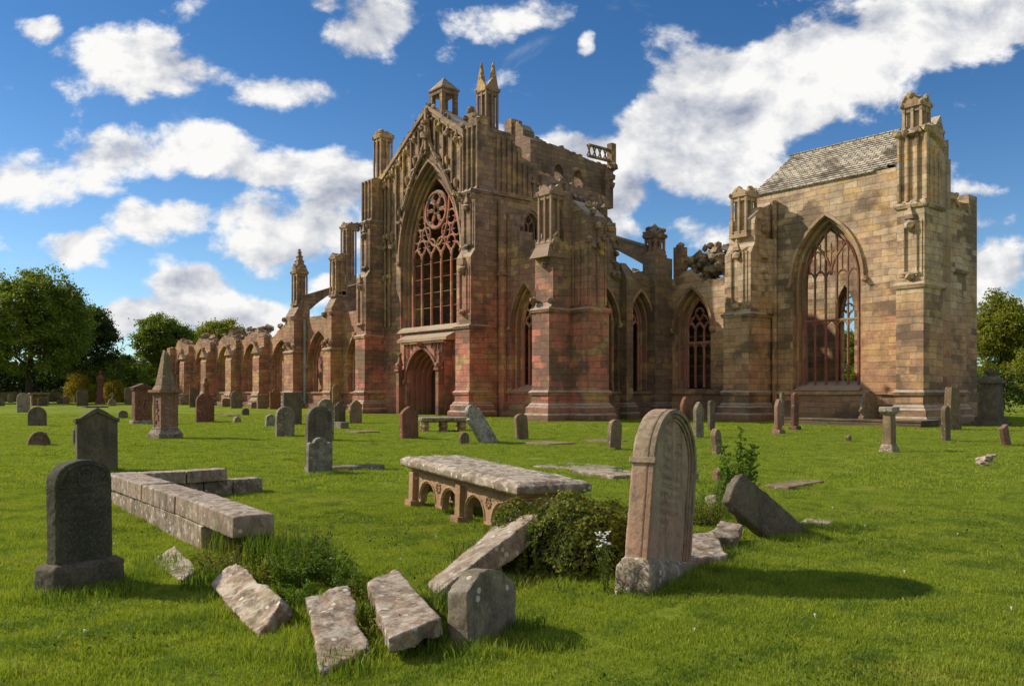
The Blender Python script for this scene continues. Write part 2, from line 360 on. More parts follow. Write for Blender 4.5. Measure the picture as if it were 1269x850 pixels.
# deeper blue towards the zenith, as a clear northern sky seen away from the sun
grad = w.mapr(dz, .02, .42)
hs = w.mix(grad, w.mix(1.0, hs, (.66,.86,1.02), 'MULTIPLY'), w.mix(1.0, hs, (.29,.57,.78), 'MULTIPLY'))
ccolv = w.mix(front, (.58,.56,.53), ccol)  # even warm tone of the added fill clouds
fin = w.mix(alpha, hs, ccolv)
bg = w.node('ShaderNodeBackground', {'Color': fin, 'Strength': 1.0}); ow = w.node('ShaderNodeOutputWorld', {'Surface': bg.outputs[0]})
W.cycles.sampling_method = 'MANUAL'; W.cycles.sample_map_resolution = 512
SC.view_settings.view_transform = 'Standard'; SC.view_settings.look = 'None'; SC.view_settings.exposure = 0; SC.view_settings.gamma = 1
SC.render.engine = 'CYCLES'; SC.cycles.max_bounces = 4; SC.cycles.diffuse_bounces = 2; SC.cycles.glossy_bounces = 1; SC.cycles.caustics_reflective = False; SC.cycles.caustics_refractive = False; SC.cycles.use_light_tree = False; SC.cycles.transparent_max_bounces = 6
SC.cycles.use_denoising = True; SC.render.resolution_x = 1024; SC.render.resolution_y = 685
# ================================================================ THE ABBEY
abbey = tag(empty('ruined_abbey', (-40, 42, 0)), 'huge roofless ruined medieval abbey of red and tan sandstone behind the graveyard', 'abbey')
def part(name, mb, mat, label=None, parent=None, smooth=False):
    o = mb.obj(name, mat, None, smooth=smooth)
    p = parent or abbey
    o.parent = p; o.matrix_parent_inverse = Matrix.Identity(4)
    # vertices are in world metres: cancel the parents' offset
    o.location = (40, -42, 0) if p is abbey else (0, 0, 0)
    if label: o['label'] = label
    return o

def arc(c, hw, spr, apex, off=0.0, n=9):
    """pointed arch outline from left springing over the apex to right springing, pushed out by off"""
    h = apex - spr; R0 = (h*h + hw*hw)/(2*hw); k = R0 - hw; R1 = R0 + off; hw2 = hw + off
    top = math.sqrt(max(R1*R1 - k*k, .01)); a1 = math.atan2(top, -k)
    right = [(c - k + R1*math.cos(a), spr + R1*math.sin(a)) for a in [a1 - 0*1 if False else t for t in np.linspace(0, math.atan2(top, k), n)]]
    left = [(2*c - u, z) for u, z in right]
    return left + right[::-1][1:]
def outline(c, hw, sill, spr, apex, off=0.0, n=9):
    A = arc(c, hw, spr, apex, off, n)
    return [(c-hw-off, sill)] + A + [(c+hw+off, sill)]
def ragged(z, amp, step=.45, seed=0, slope=0.0, u0=0.0):
    def f(u):
        i = math.floor(u/step); r = random.Random(int(i*7919 + seed*104729))
        q = noise.noise(Vector((i*step/2.2 + seed*3.7, seed, 0)))*1.6 + r.uniform(-.35, .35)
        return z + slope*(u-u0) + amp*q
    f.step = step; return f
def lin(pts):
    f = lambda u: float(np.interp(u, [p[0] for p in pts], [p[1] for p in pts])); f.pts = [p[0] for p in pts]; f.step = None; return f
def wall(mb, axis, u0, u1, a, b, z0, top, openings=()):
    """openings: (c, hw, sill, spr, apex); ones sharing c share a seam"""
    seams = sorted({o[0] for o in openings}); cuts = [u0] + seams + [u1]
    for i in range(len(cuts)-1):
        L, Rr = cuts[i], cuts[i+1]; e = 1e-4
        poly = [(L, z0), (Rr, z0)] if True else []
        def side(c, sgn):
            pts = []
            for (oc, hw, sill, spr, apex) in sorted([o for o in openings if o[0] == c], key=lambda o: o[2]):
                A = arc(oc, hw, spr, apex)
                half = A[:len(A)//2+1] if sgn < 0 else A[len(A)//2:][::-1]
                pts += [(oc, sill), (oc + sgn*hw, sill)] + half
            return pts
        right = side(Rr, -1) if i+1 <= len(seams) else []
        left = side(L, +1) if i > 0 else []
        tp = []
        if top.step:
            s = top.step; k = math.floor(L/s); x = L; tp.append((L, top(L+e)))
            while (k+1)*s < Rr - 1e-6:
                k += 1; x = k*s; tp += [(x-e, top(x-2*e)), (x+e, top(x+2*e))]
            tp.append((Rr, top(Rr-e)))
        else:
            xs = [L] + [x for x in top.pts if L < x < Rr] + [Rr]; tp = [(x, top(x)) for x in xs]
        poly = [(L, z0), (Rr, z0)] + right + tp[::-1] + left[::-1]
        mb.prism(poly, axis, a, b)
def orders(mb, axis, c, hw, sill, spr, apex, face, back, n=3, w=.22, hood=.12, sgn=-1):
    """moulded orders stepping from the wall face into the reveal. sgn = outward direction along the wall normal"""
    for i in range(n):
        o0 = i*w; y0 = face - sgn*(n-i)*(abs(back-face)/(n+1.0)); y1 = back
        mb.ring(outline(c, hw, sill, spr, apex, o0), outline(c, hw, sill, spr, apex, o0+w*(.96 if i < n-1 else 1.15)), axis, y0, y1)
        rr = .055                                    # roll moulding on each order
        pts = outline(c, hw, sill, spr, apex, o0+.06, 8)
        mb.bar(pts, axis, y0, rr, 5)
    if hood:
        o0 = n*w + .02
        pts_i = arc(c, hw, spr, apex, o0); pts_o = arc(c, hw, spr, apex, o0+.16)
        mb.ring(pts_i, pts_o, axis, face + sgn*hood, face - sgn*.2)
        for sd in (0, -1):
            u, z = pts_o[sd]; P = (u, face+sgn*.1, z-.1) if axis == 'y' else (face+sgn*.1, u, z-.1)
            mb.lump(P, .2, jit=.3)
def tracery(mb, axis, c, hw, sill, spr, apex, plane, lights=3, r=.06, transom=None, style='net', head=None):
    ws = 2*hw/lights; head = head if head is not None else spr - .1*(apex-spr)
    arcR = arc(c, hw, spr, apex, 0, 24)
    def top_at(u):
        us = [p[0] for p in arcR]; zs = [p[1] for p in arcR]; return float(np.interp(u, us, zs))
    inside = lambda u, z, m=0: abs(u-c) < hw-m and z < top_at(u)-m*1.3 and z < top_at(u-m)-.0 and z < top_at(u+m)
    mb.bar(outline(c, hw-.05, sill, spr, apex-.05, 0, 12), axis, plane, r*1.3)
    for i in range(1, lights):
        u = c - hw + i*ws
        zt = top_at(u) if style == 'perp' else head
        mb.bar([(u, sill), (u, zt)], axis, plane, r*(1.35 if i in (lights//2, (lights+1)//2) and style == 'perp' else 1.15))
    for i in range(lights):
        u = c - hw + (i+.5)*ws
        mb.bar(arc(u, ws/2, head, min(head+ws*.8, top_at(u)), 0, 6), axis, plane, r)
        if transom:
            mb.bar(arc(u, ws/2, transom-ws*.75, transom-.03, 0, 5), axis, plane, r*.8)
    if transom: mb.bar([(c-hw, transom), (c+hw, transom)], axis, plane, r*1.2)
    circ = lambda u, z, R, k=14: [(u+R*math.cos(t), z+R*math.sin(t)) for t in np.linspace(0, 2*math.pi, k+1)]
    if style == 'net':
        # reticulated net of small circles filling the head
        rad = ws*.5; row = 0; z = head + ws*.95
        while z < apex:
            k = lights if row % 2 else lights-1
            for i in range(k):
                u = c + (i-(k-1)/2)*ws
                if inside(u, z+rad*.5, rad*.45):
                    mb.bar(circ(u, z, rad*.98), axis, plane, r*.95)
                    for q in range(4):
                        t = q*math.pi/2 + math.pi/4
                        mb.bar([(u+rad*math.cos(t), z+rad*math.sin(t)), (u+rad*.55*math.cos(t), z+rad*.55*math.sin(t))], axis, plane, r*.7, 5)
            z += rad*1.55; row += 1
    if style == 'rose':
        R = hw*.42; zc = apex - (apex-spr)*.42
        mb.bar(circ(c, zc, R, 24), axis, plane, r*1.7)
        for q in range(6):
            t = q*math.pi/3 + math.pi/6; mb.bar(circ(c+R*.60*math.cos(t), zc+R*.60*math.sin(t), R*.37, 12), axis, plane, r)
        mb.bar(circ(c, zc, R*.26, 10), axis, plane, r)
        rad = ws*.42; zs = head + ws*.85; row = 0
        while zs < apex:
            k = lights-1 if row % 2 == 0 else lights
            for i in range(k):
                u = c + (i-(k-1)/2)*ws
                if inside(u, zs, rad*.75) and math.hypot(u-c, zs-zc) > R+rad*.75:
                    mb.bar(circ(u, zs, rad, 12), axis, plane, r*.85)
                    mb.bar([(u-rad*.9, zs), (u-rad*.35, zs)], axis, plane, r*.6, 5); mb.bar([(u+rad*.35, zs), (u+rad*.9, zs)], axis, plane, r*.6, 5)
            zs += rad*1.75; row += 1
        # big sub-arches curving beside the rose
        for sg in (-1, 1):
            mb.bar([(c+sg*hw*.98*(1-t)**1.2*1.0 + 0*sg, head + (zc+R-head)*t) for t in np.linspace(.0, .0, 2)] , axis, plane, r) if False else None
            mb.bar([(c+sg*(hw*.02 + hw*.5*math.sin(t*math.pi*.5)*1.0), head+ws*.8 + (1-math.cos(t*math.pi*.5))*(zc-head)*.95) for t in np.linspace(0, 1, 8)], axis, plane, r*1.1)
    if style == 'perp':
        for sg in (-1, 1):
            pts = [(c+sg*hw*.98*t**1.0*math.sin(t*math.pi/2)*.9, spr + (apex-spr)*.12 + (apex-spr)*.78*t**.9) for t in np.linspace(0, 1, 8)]
            pts = [(u, min(z, top_at(u)-.02)) for u, z in pts]
            mb.bar(pts, axis, plane, r*1.3)
        for i in range(lights):
            for j in (0, 1):
                u0 = c - hw + (i+.5*j)*ws; z0 = head + ws*1.1
                if top_at(u0+ws/4) - z0 > .5:
                    zt = min(top_at(u0+ws/4)-.1, z0 + ws*1.4)
                    mb.bar(arc(u0+ws/4, ws/4, zt-ws*.4, zt, 0, 4), axis, plane, r*.7, 5)
                    if j: mb.bar([(u0, head+ws*.6), (u0, min(top_at(u0), z0+ws*2))], axis, plane, r*.7, 5)
def saddle(mb, axis, c, hw, z0, z1, plane, step=.75):
    z = z0 + step
    while z < z1:
        mb.bar([(c-hw, z), (c+hw, z)], axis, plane, .018, 4); z += step
def blockrow(mb, pts, s=.3, jit=.4, every=.7):
    """broken stones and rank growth along a ruined wall head"""
    for (x, y, z) in pts:
        if random.random() < every:
            k = s*random.uniform(.5, 1.2)
            M_ = Matrix.Translation((x, y, z)) @ Matrix.Rotation(random.uniform(-.5, .5), 4, 'Z') @ Matrix.Rotation(random.uniform(-.25, .25), 4, 'X')
            st = len(mb.v); mb.box(-k, k, -k*.8, k*.8, -k*.5, k*random.uniform(.3, .8)); mb.xf(M_, st)
            if random.random() < .5: mb.chunk((x+random.uniform(-.3,.3), y, z+.05), k*.8)

def pinnacle(mb, x0, x1, y0, y1, z0, z1, spire=0.0, broken=True, ribs=3):
    """square shaft with panelled faces, crocketed cap or broken head"""
    i = .16
    mb.box(x0+i, x1-i, y0+i, y1-i, z0, z1)
    w_ = .13
    for a in range(ribs):
        for b in range(ribs):
            if 0 < a < ribs-1 and 0 < b < ribs-1: continue
            xx = x0 + (x1-x0-w_)*a/(ribs-1); yy = y0 + (y1-y0-w_)*b/(ribs-1)
            mb.box(xx, xx+w_, yy, yy+w_, z0, z1-.02*random.random())
    for zc_ in (z0+(z1-z0)*.12,): mb.box(x0+.05, x1-.05, y0+.05, y1-.05, z0, zc_)
    mb.box(x0+.04, x1-.04, y0+.04, y1-.04, z1-.35, z1-.03)
    mb.box(x0-.07, x1+.07, y0-.07, y1+.07, z0-.12, z0+.08)
    cx, cy, hx = (x0+x1)/2, (y0+y1)/2, (x1-x0)/2
    mb.box(x0-.05, x1+.05, y0-.05, y1+.05, z1-.12, z1+.05)
    # gablets on each face
    g = (z1 + .05, z1 + .05 + hx*(.75 if broken else 1.4))
    for (ax, p, q) in (('y', y0-.05, y0+.14), ('y', y1-.14, y1+.05)):
        mb.prism([(x0-.03, g[0]), (x1+.03, g[0]), (cx, g[1])], ax, p, q)
    for (p, q) in ((x0-.05, x0+.14), (x1-.14, x1+.05)):
        mb.prism([(y0-.03, g[0]+.002), (y1+.03, g[0]+.002), (cy, g[1]+.002)], 'x', p, q)
    for sx_ in (x0, x1):
        for sy_ in (y0, y1): mb.lump((sx_, sy_, z1+.02), .15, jit=.3)
    if spire:
        mb.frustum(cx, cy, z1+.05, z1+spire, hx*.85, hx*.85, .05, .05)
        for t in np.linspace(.12, .9, 5):
            rr = hx*.85*(1-t)+.05
            for a in (0, 1, 2, 3): mb.lump((cx+rr*(1 if a in (0,3) else -1), cy+rr*(1 if a < 2 else -1), z1+spire*t), .10, jit=.3)
        mb.lump((cx, cy, z1+spire), .15, jit=.3)
    elif broken:
        for k in range(9): (mb.chunk if k % 2 else mb.lump)((random.uniform(x0, x1), random.uniform(y0, y1), z1+.12+random.random()*.3), random.uniform(.14, .26))

def string(mb, x0, x1, y0, y1, z, p=.12, h=.16):
    """string course wrapped round a rectangular mass, sloped on top"""
    mb.hexa([(x0-p*.6,y0-p*.6,z-h),(x1+p*.6,y0-p*.6,z-h),(x1+p*.6,y1+p*.6,z-h),(x0-p*.6,y1+p*.6,z-h)],
            [(x0-p,y0-p,z),(x1+p,y0-p,z),(x1+p,y1+p,z),(x0-p,y1+p,z)])
    mb.hexa([(x0-p,y0-p,z),(x1+p,y0-p,z),(x1+p,y1+p,z),(x0-p,y1+p,z)],
            [(x0-.01,y0-.01,z+h*.7),(x1+.01,y0-.01,z+h*.7),(x1+.01,y1+.01,z+h*.7),(x0-.01,y1+.01,z+h*.7)])
def plinth(mb, x0, x1, y0, y1, faces='xXyY', s=1.0):
    for (p, za, zb) in ((.34*s, -.4, .45), (.22*s, .45, .85), (.12*s, .85, 1.0)):
        mb.hexa([(x0-p,y0-p,za),(x1+p,y0-p,za),(x1+p,y1+p,za),(x0-p,y1+p,za)],
                [(x0-p,y0-p,zb-.1),(x1+p,y0-p,zb-.1),(x1+p,y1+p,zb-.1),(x0-p,y1+p,zb-.1)])
        q = p - .1*s
        mb.hexa([(x0-p,y0-p,zb-.1),(x1+p,y0-p,zb-.1),(x1+p,y1+p,zb-.1),(x0-p,y1+p,zb-.1)],
                [(x0-q,y0-q,zb),(x1+q,y0-q,zb),(x1+q,y1+q,zb),(x0-q,y1+q,zb)])
def niche(mb, dark, x0, x1, yf, z0, z1, canopy=True):
    """statue niche on a south face: side shafts, canopy, corbel, sunk panel"""
    for x in (x0, x1): mb.tube([(x, yf-.04, z0), (x, yf-.04, z1)], .075, 6)
    mb.box(x0, x1, yf-.10, yf+.05, z1-.05, z1+.14)
    if canopy:
        mb.lump(((x0+x1)/2, yf-.14, z1-.2), .3, (1,.8,.9), .3)
        mb.frustum((x0+x1)/2, yf-.1, z1+.1, z1+.75, .22, .12, .02, .02)
    mb.lump(((x0+x1)/2, yf-.12, z0-.02), .26, (1,1,.7), .25)
    mb.box(x0-.1, x1+.1, yf-.15, yf+.05, z0+.10, z0+.2)
    # sunk dark panel is a real recess box behind a frame
    for x in (x0-.16, x1+.16): mb.box(x-.09, x+.09, yf-.035, yf+.05, z0, z1+.05)
def buttress_s(mb, x0, x1, yf, yb, stages, strings=(), niches=(), pl=True):
    """south-going buttress: stages = (z_top, setback) each ended by a weathered slope"""
    poly = [(yb, -.3), (yf, -.3)]; y = yf
    for zt, sb in stages:
        poly.append((y, zt)); y += sb
        if sb: poly.append((y, zt + sb*1.5))
    poly.append((yb, poly[-1][1]))
    mb.prism(poly, 'x', x0, x1)
    if pl: plinth(mb, x0, x1, yf, yb)
    for z in strings:
        o = 0; zz_ = 0
        for zt, sb in stages:
            if z > zt + .3: o += sb
        string(mb, x0, x1, yf+o, yb+.1, z)
    for (z0, z1) in niches:
        o = sum(sb for zt, sb in stages if z0 > zt)
        m = (x1-x0)*.27; niche(mb, None, x0+m, x1-m, yf+o, z0, z1)

# ---------------------------------------------------------------- south transept
GX = -49.8
mb = MB()
def gable_top():
    pts = [(-57.3, 17.4), (-56.2, 17.5), (GX, 21.6), (-44.9, 18.5), (-43.0, 18.6)]
    return lin(pts)
WIN = (GX, 3.0, 6.5, 11.2, 16.9); DOOR = (GX, 1.55, 0.0, 2.3, 4.3)
DEPTH = 1.7
wall(mb, 'y', -57.3, -43.0, 34.4, 34.4+DEPTH, -.3, gable_top(), [(GX, 3.0+.75, 6.2, 11.2, 17.95), (GX, 1.9, 0.0, 2.4, 4.75)])
part('gable_wall', mb, M['transept'], 'gabled south wall of the transept')
mb = MB()
# gable copings, niches and ogee hood above the window
for (xa, za, xb, zb) in ((-56.2, 17.5, GX, 21.6), (GX, 21.6, -44.9, 18.5)):
    for off, pr, th in ((0, .28, .28), (-.32, .14, .18)):
        poly = [(xa, za+off-th*.5), (xb, zb+off-th*.5), (xb, zb+off+th*.6), (xa, za+off+th*.6)]
        mb.prism(poly, 'y', 34.4-pr, 34.6+DEPTH*(1 if off == 0 else .1))
    L_ = math.hypot(xb-xa, zb-za)
    for t in np.arange(.04, 1, .55/L_*1.0):
        mb.lump((xa+(xb-xa)*t, 34.15, za+(zb-za)*t-.55), .13, jit=.3)
        if random.random() < .75: mb.lump((xa+(xb-xa)*t, 34.3, za+(zb-za)*t+.3), .17, jit=.45)
arch_z = lambda u, o=.0: float(np.interp(u, [p[0] for p in arc(GX, 3.75, 11.2, 17.95, o, 20)], [p[1] for p in arc(GX, 3.75, 11.2, 17.95, o, 20)])) if abs(u-GX) < 3.75+o else 11.2
gt = gable_top()
k = -6.15
while k <= 5.9:
    u = GX + k; zb_ = max(arch_z(u, .25)+.35, 12.2); zt_ = gt(u) - .5
    if zt_ - zb_ > .5 and abs(k) > .25:
        mb.tube([(u, 34.28, zb_), (u, 34.28, zt_)], .10, 6)
        u2 = u + .5
        if k < 5.4:
            zb2 = max(arch_z(u2, .25)+.5, 12.4); zt2 = gt(u2)-.9
            if zt2 - zb2 > .8:
                mb.lump((u2, 34.2, zb2), .24, (1,1,.8), .35); mb.lump((u2, 34.2, zt2), .27, (1,.9,1), .35)
                mb.frustum(u2, 34.25, zt2, zt2+.7, .2, .14, .02, .02)
                if zt2-zb2 > 2.2 and random.random() < .8: mb.lump((u2, 34.22, zb2+.75), .22, (.8,.8,2.1), .2)
    k += 1.0
for sg in (-1, 1):                                    # ogee hood rising to the gable finial
    pts = [(GX+sg*p, 34.18, z) for p, z in ((3.1, 14.9), (2.3, 16.3), (1.5, 17.4), (.8, 18.25), (.35, 19.1), (.12, 20.2), (0.04, 21.2))]
    mb.tube(pts, .15, 6)
    for a_, b_ in zip(pts[:-1], pts[1:]):
        for t in (.1, .6): mb.lump(tuple(a_[q]+(b_[q]-a_[q])*t for q in range(3)), .19, jit=.4)
mb.tube([(GX, 34.15, 18.6), (GX, 34.15, 21.5)], .2, 6); mb.lump((GX, 34.0, 19.6), .38, (1,1,1.1), .35); mb.lump((GX, 34.0, 20.5), .28, jit=.35)
# flanking panel shafts at the sides of the window
for u in (-55.5, -54.9, -45.0, -44.65):
    mb.tube([(u, 34.3, 6.5), (u, 34.3, 17.2)], .1, 6); mb.lump((u, 34.2, 13.2), .28, jit=.4); mb.lump((u, 34.2, 10.2), .24, jit=.4)
part('gable_carving', mb, M['trim'], 'carved niches, shafts and copings of the transept gable')
mb = MB(); orders(mb, 'y', GX, 3.0, 6.3, 11.2, 16.9, 34.4, 35.25, n=3, w=.25, hood=.16)
wf = part('window', mb, M['trim'], 'moulded frame of the great transept window')
mb = MB(); tracery(mb, 'y', GX, 3.0, 6.3, 11.2, 16.9, 35.0, lights=5, r=.085, style='rose', head=11.0)
part('tracery', mb, M['tracery_red'], None, wf)
mb = MB(); saddle(mb, 'y', GX, 2.95, 6.6, 11.2, 35.05, 1.05)
part('saddle_bars', mb, M['tracery_red'], None, wf)
# sloping sill and doorway block under the window
mb = MB()
mb.prism([(35.9, 6.5), (33.55, 5.35), (33.55, 5.15), (35.9, 5.15)], 'x', -52.7, -46.6)
mb.prism([(34.5, 6.3), (34.1, 5.9), (34.5, 5.9)], 'x', -53.6, -46.0)
part('window_sill', mb, M['trim_tan'], 'sloping stone weathering below the great window')
mb = MB()
fx0, fx1 = -52.1, -47.1
wall(mb, 'y', fx0, fx1, 33.75, 34.398, -.3, lin([(fx0, 5.15), (fx1, 5.15)]), [(GX, 1.9, 0.0, 2.4, 4.75)])
pf = part('doorway', mb, M['transept'], 'deeply moulded pointed south doorway')
mb = MB(); orders(mb, 'y', GX, 1.05, -.1, 2.4, 3.75, 33.75, 35.3, n=4, w=.21, hood=.12)
for u in np.arange(fx0+.2, fx1, .42):                  # blind arcade above the door
    zb_ = max(arch_z(0), 0) if False else (4.15 if abs(u-GX) > 1.35 else 4.95)
    if abs(u-GX) > .9: mb.tube([(u, 33.68, zb_-.35), (u, 33.68, 5.1)], .05, 5); mb.bar(arc(u+.21, .2, 4.85, 5.08, 0, 4), 'y', 33.68, .05, 5)
mb.box(fx0-.1, fx1+.1, 33.6, 33.76, 5.0, 5.16); mb.lump((GX, 33.6, 4.95), .3, jit=.4)
for sx_ in (GX-2.45, GX+2.45):
    mb.box(sx_-.17, sx_+.17, 33.3, 33.75, -.3, 3.1); mb.box(sx_-.26, sx_+.26, 33.2, 33.8, 3.1, 3.25)
    mb.lump((sx_, 33.45, 3.45), .27, (1,1,1.1), .35); mb.frustum(sx_, 33.5, 3.5, 4.5, .18, .18, .03, .03); mb.lump((sx_, 33.45, 4.3), .16, jit=.4)
part('door_moulding', mb, M['tracery_dark'], None, pf)
mdoor, t_, b_ = material('old oak'); gp = t_.node('ShaderNodeNewGeometry').outputs['Position']
pl_ = t_.math('FRACT', t_.math('DIVIDE', t_.node('ShaderNodeSeparateXYZ', {0: gp}).outputs[0], .28))
t_.l.new(t_.mix(t_.mapr(pl_, 0, .08), (.006,.004,.003), t_.ramp(t_.noise(t_.scale(gp, (9,9,.6)), 1.5, 5), [(.3, (.035,.016,.009)), (.7, (.085,.04,.02))])), b_.inputs['Base Color'])
mb = MB(); mb.box(GX-1.1, GX+.7, 35.32, 35.42, -.1, 3.7); part('door', mb, mdoor, 'dark wooden leaf standing half open', pf)

# buttresses of the gable
ST = [(10.2, .18), (14.2, .15), (17.5, .0)]
mb = MB(); buttress_s(mb, -57.3, -55.9, 32.7, 34.398, [(1.55, .05), (5.8, .1), (10.2, .35), (14.4, .25), (17.6, .1)], (1.6, 5.8, 14.45), ((6.6, 9.7), (10.9, 13.6)))
for u in (-57.3, -56.85, -56.35, -55.9): mb.tube([(u, 33.4, 14.6), (u, 33.4, 17.6)], .1, 6)
for y in (33.5, 33.9, 34.3): mb.tube([(-55.9, y, 14.6), (-55.9, y, 17.5)], .09, 6)
blockrow(mb, [(x, 33.8, 17.7) for x in np.arange(-57.2, -55.9, .4)], .2)
for z in (14.0, 14.3): mb.lump((-57.35, 33.0, z), .2, jit=.4); mb.lump((-55.85, 33.0, z), .2, jit=.4)
b1 = part('buttress', mb, M['transept'], 'left buttress of the transept gable, broken at the top')
mb = MB(); pinnacle(mb, -57.2, -56.1, 34.25, 35.35, 17.6, 21.1, 0, True); part('pinnacle', mb, M['trim'], None, b1)
mb = MB(); buttress_s(mb, -44.5, -43.0, 32.7, 34.398, [(1.55, .05), (5.8, .1), (10.2, .35), (14.4, .25), (19.0, .2)], (1.6, 5.8, 14.45), ((6.7, 9.6), (10.9, 13.6)))
for u in (-44.5, -44.0, -43.5, -43.0): mb.tube([(u, 33.4, 14.6), (u, 33.4, 18.7)], .1, 6)
mb.prism([(-44.55, 18.6), (-42.95, 18.6), (-43.75, 20.0)], 'y', 33.35, 33.7)
for k in range(6): mb.lump((-44.5+k*.3, 33.4, 18.9+1.0*(1-abs(k-2.5)/2.5)), .2, jit=.45)
for z in (14.0, 14.35): mb.lump((-44.5, 33.0, z), .2, jit=.4); mb.lump((-42.95, 33.0, z), .22, jit=.4)
b2 = part('buttress', mb, M['transept'], 'right buttress of the transept gable with a panelled head')
mb = MB(); pinnacle(mb, -44.45, -43.4, 34.41, 35.45, 18.6, 21.3, 0, False, ribs=3)
for (x, y) in ((-44.2, 34.65), (-43.65, 35.2)):
    mb.frustum(x, y, 21.3, 23.2, .26, .26, .04, .04)
    for z in np.linspace(21.6, 22.9, 4): mb.lump((x+.1, y-.1, z), .13, jit=.4); mb.lump((x-.15, y+.1, z), .13, jit=.4)
part('pinnacle', mb, M['trim'], None, b2)
# open bellcote on the apex
mb = MB()
bx0, bx1, by0, by1 = -50.5, -49.0, 34.9, 36.3
for x in (bx0, bx1-.3):
    for y in (by0, by1-.3): mb.box(x, x+.3, y, y+.3, 21.0, 22.9)
mb.box(bx0-.12, bx1+.12, by0-.12, by1+.12, 20.3, 21.15); mb.box(bx0-.02, bx1+.02, by0-.02, by1+.02, 22.65, 22.95)
mb.box(bx0-.1, bx1+.1, by0-.1, by1+.1, 22.95, 23.05)
mb.frustum((bx0+bx1)/2, (by0+by1)/2, 23.05, 24.0, .84, .79, .02, .02)
part('bellcote', mb, M['tower'], 'small open stone bellcote with a pyramid roof')
# walls of the transept behind the gable
mb = MB()
eastt = lin([(36.1, 18.6), (36.5, 18.5), (36.52, 17.9), (37.1, 17.8), (37.12, 17.2), (37.9, 17.0), (37.92, 16.5)] + [(37.95+i*.35, 16.5-.11*i*.35+random.uniform(-.22,.2)) for i in range(21)])
wall(mb, 'x', 36.1, 45.2, -44.2, -43.0, -.3, eastt, [(38.0, .62, 11.3, 12.7, 13.6), (42.4, .9, 11.3, 12.9, 14.3)])
for y in np.arange(35.0, 38.2, .45): mb.tube([(-42.95, y, 14.6), (-42.95, y, eastt(max(y, 36.1))-.4)], .13, 6)
mb.box(-43.02, -42.8, 34.5, 37.9, 14.35, 14.6)
for y in (38.9, 40.2, 41.1, 43.6, 44.8): mb.box(-43, -42.7, y-.22, y+.22, 9, eastt(y)-.3)
blockrow(mb, [(-43.5+random.uniform(-.3,.4), y, eastt(y)) for y in np.arange(38.0, 45.2, .28)], .26)
for y in np.arange(38.0, 45.0, .5): mb.lump((-42.95, y, 15.7-.1*(y-38)+random.uniform(-.1,.1)), .2, jit=.4)
part('clerestory_wall', mb, M['transept'], 'ragged upper east wall of the transept')
mb = MB(); tracery(mb, 'x', 38.0, .62, 11.3, 12.7, 13.6, -43.4, 2, .05, style='net'); orders(mb, 'x', 38.0, .62, 11.3, 12.7, 13.6, -43.0, -43.5, 1, .15, .1, 1)
part('window', mb, M['trim'], 'small clerestory window nearest the gable'); mb = MB(); orders(mb, 'x', 42.4, .9, 11.3, 12.9, 14.3, -43.0, -43.5, 1, .15, .1, 1)
part('window', mb, M['trim'], 'small clerestory window high in the transept')
mb = MB()
wall(mb, 'x', 36.1, 45.2, -57.3, -56.1, -.3, ragged(16.4, .4, seed=5), [])
mb.box(-56.1, -44.2, 39.5, 45.2, 15.5, 15.9); mb.box(-56.1, -44.2, 36.12, 39.5, 16.95, 17.25); mb.box(-56.1, -44.2, 39.2, 39.5, 15.9, 16.95)  # vault as unseen flat slabs, put in to keep the interior dark
mb.box(-56.1, -54.9, 44.4, 45.2, -.3, 15.5); mb.box(-45.4, -44.2, 44.4, 45.2, -.3, 15.5); mb.box(-54.9, -45.4, 44.4, 45.2, 11.5, 15.5)
part('transept_vault', mb, M['tower'], 'west wall and vault of the transept, its flat slabs keeping the interior dark')
# remaining tower wall behind
mb = MB()
ttop = ragged(23.6, .28, .4, seed=9, slope=-.09, u0=46)
wall(mb, 'x', 46.5, 57.6, -55.9, -54.7, -.3, ttop, [(51.5, .55, 19.3, 20.9, 21.6), (53.9, .55, 19.2, 20.8, 21.5)])
wall(mb, 'y', -54.7, -52.8, 46.5, 47.7, -.3, lin([(-54.7, 24.0), (-54.2, 24.0), (-53.7, 23.4), (-53.69, 22.9), (-52.8, 22.4)]))
mb.box(-55.9, -55.0, 46.3, 47.2, 22.8, 24.6)
mb.box(-54.99, -54.3, 46.52, 46.9, 23.0, 24.3)
string(mb, -55.95, -54.6, 46.35, 57.6, 23.0 - .55, .08, .12) if False else None
blockrow(mb, [(-55.3, y, ttop(y)) for y in np.arange(46.8, 57.4, .35)], .25)
blockrow(mb, [(x, 47.0, 23.2-.9*(x+54.7)) for x in np.arange(-54.7, -52.8, .3)], .22)
mb.box(-54.8, -54.2, 56.9, 57.9, 18.5, 22.0); mb.lump((-54.3, 57.6, 21.3), .5, jit=.5); mb.lump((-54.1, 57.8, 22.3), .45, jit=.5); mb.lump((-54.2, 57.7, 20.5), .35, jit=.5)
for z in (22.9, 23.9): mb.box(-54.9, -54.6, 55.2, 58.3, z, z+.18)
for y in (55.3, 56.0, 56.7, 57.4, 58.1): mb.tube([(-54.75, y-.25, 23.0), (-54.75, y, 23.5), (-54.75, y-.25, 24.0)], .08, 5); mb.tube([(-54.75, y+.2, 23.0), (-54.75, y, 23.5), (-54.75, y+.2, 24.0)], .08, 5)
mb.box(-55.0, -54.4, 57.9, 58.5, 22.3, 24.6); mb.lump((-54.7, 58.2, 22.4), .42, jit=.45)
part('tower_wall', mb, M['tower'], 'surviving west wall of the crossing tower with parapet fragments')

